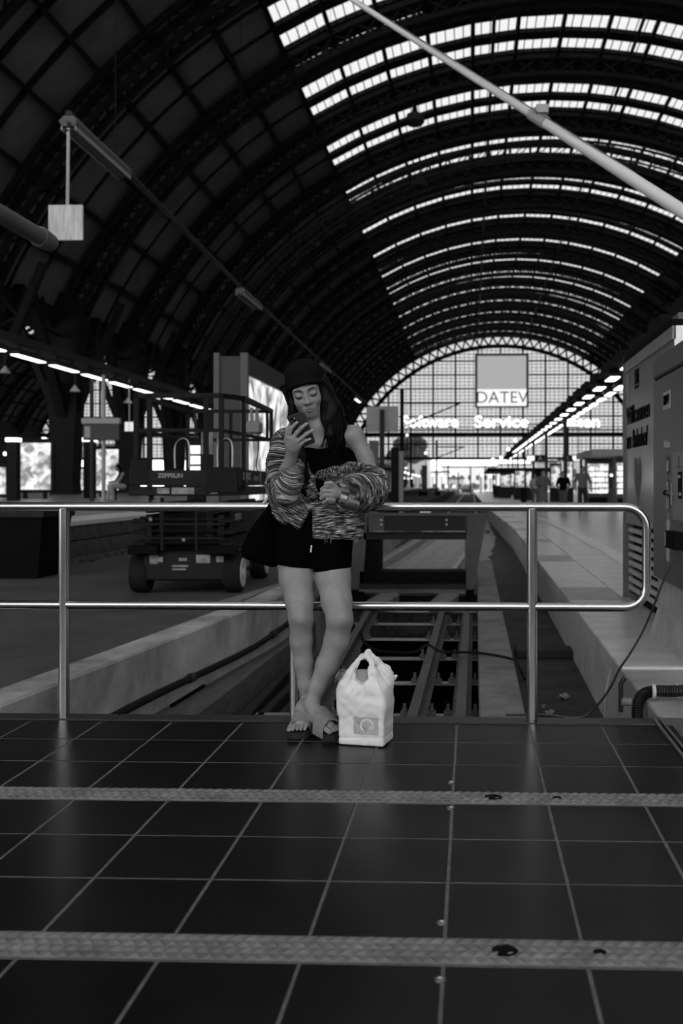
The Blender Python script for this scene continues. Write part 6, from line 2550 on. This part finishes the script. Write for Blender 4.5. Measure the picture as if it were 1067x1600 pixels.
# crumpled clear wrapper poking out at the left
cw_ = MB()
rings = []
for k_ in range(6):
    t = k_ / 5
    c = Vector((-.075 - .055 * t, -.02 + .01 * t, .275 - .02 * t + .03 * math.sin(3 * t)))
    r0 = (.012, .022, .030, .030, .024, .012)[k_]
    rings.append([c + Vector((.004 * math.sin(7 * a + k_), r0 * math.cos(a) * .7, r0 * math.sin(a) * (1 + .35 * math.sin(3 * a + 2 * k_)))) for a in (2 * math.pi * q / 12 for q in range(12))])
cw_.loft(rings)
glass_mat('clear_film', .72)
MATS['clear_film'].node_tree.nodes['Mix Shader'].inputs[0].default_value = .35
o = cw_.build('plastic_wrapper', 'clear_film')
o.location = GB
tag(o, 'crumpled clear plastic wrapper poking out of the white bag', 'wrapper')

# ---------------------------------------------------------------- people on the platforms
def far_person(loc, rz, h, label, top, legs_m, style, hairlen=.0, group='people on the platforms'):
    k = h / 1.70
    S = lambda x, y, z: np.array((x, y, z)) * k
    v_ = Vol(S(-.42, -.42, -.02), S(.42, .42, 1.76), .013)
    v_.ell(S(0, -.01, 1.58), S(.075, .09, .11), .02)
    v_.cone(S(0, 0, 1.5), S(0, 0.01, 1.40), .05, .055, .03)
    v_.cone(S(-.15, .01, 1.38), S(.15, .01, 1.38), .06, .06, .04)
    v_.ell(S(0, .0, 1.22), S(.155, .10, .2), .04)
    v_.ell(S(0, .0, .95), S(.16, .11, .14), .05)
    st = style.get('stride', .08)
    for s_ in (-1, 1):
        v_.chain([S(s_ * .09, 0, .92), S(s_ * .095, -s_ * st * .6 - .02, .5), S(s_ * .095, -s_ * st + .03, .09)], [.085 * k, .058 * k, .042 * k], .03)
        v_.cone(S(s_ * .095, -s_ * st + .03, .06), S(s_ * .105, -s_ * st - .13, .035), .04 * k, .032 * k, .02)
        arm = style['arms'][0 if s_ < 0 else 1]
        v_.chain([S(s_ * .19, .01, 1.38)] + [S(*q) for q in arm], [.05 * k, .042 * k, .032 * k], .03)
        hnd = S(*arm[-1])
        v_.ell(hnd + S(0, -.01, -.06), S(.03, .03, .06), .02)
    o, _ = np_obj('person', [v_.mesh(1)], 'skin_far')
    o.location = loc
    o.rotation_euler = (0, 0, rz)
    tag(o, label, 'person', group)
    t_ = Vol(S(-.46, -.46, .2), S(.46, .46, 1.6), .014)
    t_.cone(S(-.15, .01, 1.38), S(.15, .01, 1.38), .072, .072, .04)
    t_.ell(S(0, .0, 1.2), S(.175, .12, .24), .04)
    if style.get('dress'):
        t_.chain([S(0, 0, 1.05), S(0, .0, .75), S(0, .01, .42)], [.15 * k, .19 * k, .22 * k], .05)
    else:
        t_.cone(S(0, 0, 1.05), S(0, 0, .93), .155 * k, .165 * k, .04)
    for s_ in (-1, 1):
        arm = style['arms'][0 if s_ < 0 else 1]
        if style.get('sleeve', 1):
            t_.chain([S(s_ * .19, .01, 1.38)] + [S(*q) for q in arm], [.062 * k, .055 * k, .045 * k], .03)
        else:
            t_.cone(S(s_ * .19, .01, 1.38), S(*arm[0]), .064 * k, .058 * k, .03)
    t_.half(S(0, 0, .42 if style.get('dress') else .90), (0, 0, -1), .01)
    t_.half(S(0, 0, 1.47), (0, 0, 1), .01)
    np_obj('top', [t_.mesh(1)], top, o)
    if not style.get('dress'):
        p_ = Vol(S(-.3, -.35, .02), S(.3, .35, 1.05), .014)
        p_.ell(S(0, .0, .93), S(.172, .12, .12), .05)
        for s_ in (-1, 1):
            p_.chain([S(s_ * .09, 0, .90), S(s_ * .095, -s_ * st * .6 - .02, .5), S(s_ * .095, -s_ * st + .03, .10)], [.098 * k, .075 * k, .06 * k], .03)
        np_obj('trousers', [p_.mesh(1)], legs_m, o)
    h_ = Vol(S(-.2, -.2, 1.1), S(.2, .25, 1.78), .012)
    h_.ell(S(0, .015, 1.61), S(.086, .1, .1), .02)
    h_.ell(S(0, -.09, 1.55), S(.065, .06, .09), .01, None, 's')
    if hairlen:
        h_.chain([S(0, .06, 1.56), S(0, .08, 1.56 - hairlen)], [.08 * k, .06 * k], .03)
    np_obj('hair', [h_.mesh(1)], 'hair', o)
    if style.get('bag'):
        MB().bevbox(.18, .36, -.1, .12, .45, .85, .03).build('carried_bag', 'black_cloth', o)
    return o


mat('cloth_mid', .12, .85)
mat('cloth_dark', .02, .85)
mat('cloth_jeans', .10, .85)
mat('cloth_black', .004, .9, spec=.05)
Yp = 39.0
far_person(at(848, 757, Yp).xy.to_3d(), R(15), 1.66, 'woman in long grey dress with folded arms on the right platform', 'cloth_mid', None, {'arms': [[(-.27, -.02, 1.12), (-.06, -.2, 1.12)], [(.27, -.02, 1.12), (.05, -.22, 1.14)]], 'dress': 1, 'stride': .05}, .22)
far_person(at(880, 757, Yp + .4).xy.to_3d(), R(-20), 1.62, 'woman in black top and jeans between two others on the right platform', 'cloth_black', 'cloth_jeans', {'arms': [[(-.27, -.02, 1.12), (-.15, -.2, 1.02)], [(.27, 0, 1.12), (.22, -.18, .98)]], 'stride': .14, 'sleeve': 0}, .28)
far_person(at(910, 757, Yp - .3).xy.to_3d(), R(10), 1.80, 'tall man in grey shirt and dark trousers on the right platform', 'cloth_mid', 'cloth_dark', {'arms': [[(-.28, .0, 1.12), (-.26, -.06, .86)], [(.30, .0, 1.12), (.30, -.04, .86)]], 'stride': .06, 'sleeve': 0})
for i, (px, Y, h_) in enumerate(((836, 52.0, 1.65), (868, 47.0, 1.7), (806, 75.0, 1.7))):
    q = at(px, 757, Y)
    if i == 1:
        continue
    far_person((q.x, Y, 0), R(30 * i), h_, ('blurred pale passer-by behind the woman in the dress', '', 'tiny distant person far down the right platform')[i], ('sign_grey', 'cloth_mid', 'cloth_dark')[i], 'cloth_jeans', {'arms': [[(-.27, 0, 1.12), (-.24, -.06, .88)], [(.27, 0, 1.12), (.24, -.06, .88)]], 'stride': .12})

# seated person on the left platform bench
def seated(loc, rz, label):
    v_ = Vol((-.45, -.75, -.02), (.45, .4, 1.4), .013)
    v_.ell((0, -.20, 1.16), (.075, .09, .11), .02)
    v_.cone((0, -.15, 1.08), (0, -.08, .98), .05, .055, .03)
    v_.cone((-.15, -.05, .95), (.15, -.05, .95), .06, .06, .04)
    v_.chain([(0, -.02, .88), (0, .05, .55)], [.13, .16], .05)
    for s_ in (-1, 1):
        v_.chain([(s_ * .1, .0, .52), (s_ * .12, -.42, .52), (s_ * .12, -.42 + .06 * s_, .09)], [.085, .062, .045], .03)
        v_.cone((s_ * .12, -.42 + .06 * s_, .06), (s_ * .12, -.58 + .06 * s_, .035), .04, .032, .02)
        v_.chain([(s_ * .19, -.05, .95), (s_ * .22, -.2, .70), (s_ * .06, -.42, .66)], [.05, .042, .034], .03)
        v_.ell((s_ * .04, -.46, .66), (.035, .05, .03), .02)
    o, _ = np_obj('person', [v_.mesh(1)], 'skin', None)
    o.location = loc
    o.rotation_euler = (0, 0, rz)
    tag(o, label, 'person', 'people on the platforms')
    t_ = Vol((-.3, -.3, .4), (.3, .35, 1.1), .014)
    t_.cone((-.15, -.05, .95), (.15, -.05, .95), .07, .07, .04)
    t_.chain([(0, -.02, .88), (0, .05, .55)], [.15, .18], .05)
    np_obj('top', [t_.mesh(1)], 'cloth_dark', o)
    p_ = Vol((-.3, -.65, .05), (.3, .3, .75), .014)
    for s_ in (-1, 1):
        p_.chain([(s_ * .1, .0, .53), (s_ * .12, -.42, .53), (s_ * .12, -.42 + .06 * s_, .12)], [.1, .078, .06], .03)
    np_obj('trousers', [p_.mesh(1)], 'sign_grey', o)
    h_ = Vol((-.2, -.35, .75), (.2, .2, 1.4), .012)
    h_.ell((0, -.17, 1.20), (.086, .1, .1), .02)
    h_.ell((0, -.29, 1.13), (.06, .06, .09), .01, None, 's')
    h_.chain([(0, -.12, 1.16), (0, -.04, .85)], [.085, .06], .03)
    np_obj('hair', [h_.mesh(1)], 'hair', o)


seated(at(193, 770, 34.0).xy.to_3d() + Vector((0, -.05, .50)), R(-55), 'person sitting bent forward on the bench on the left platform')
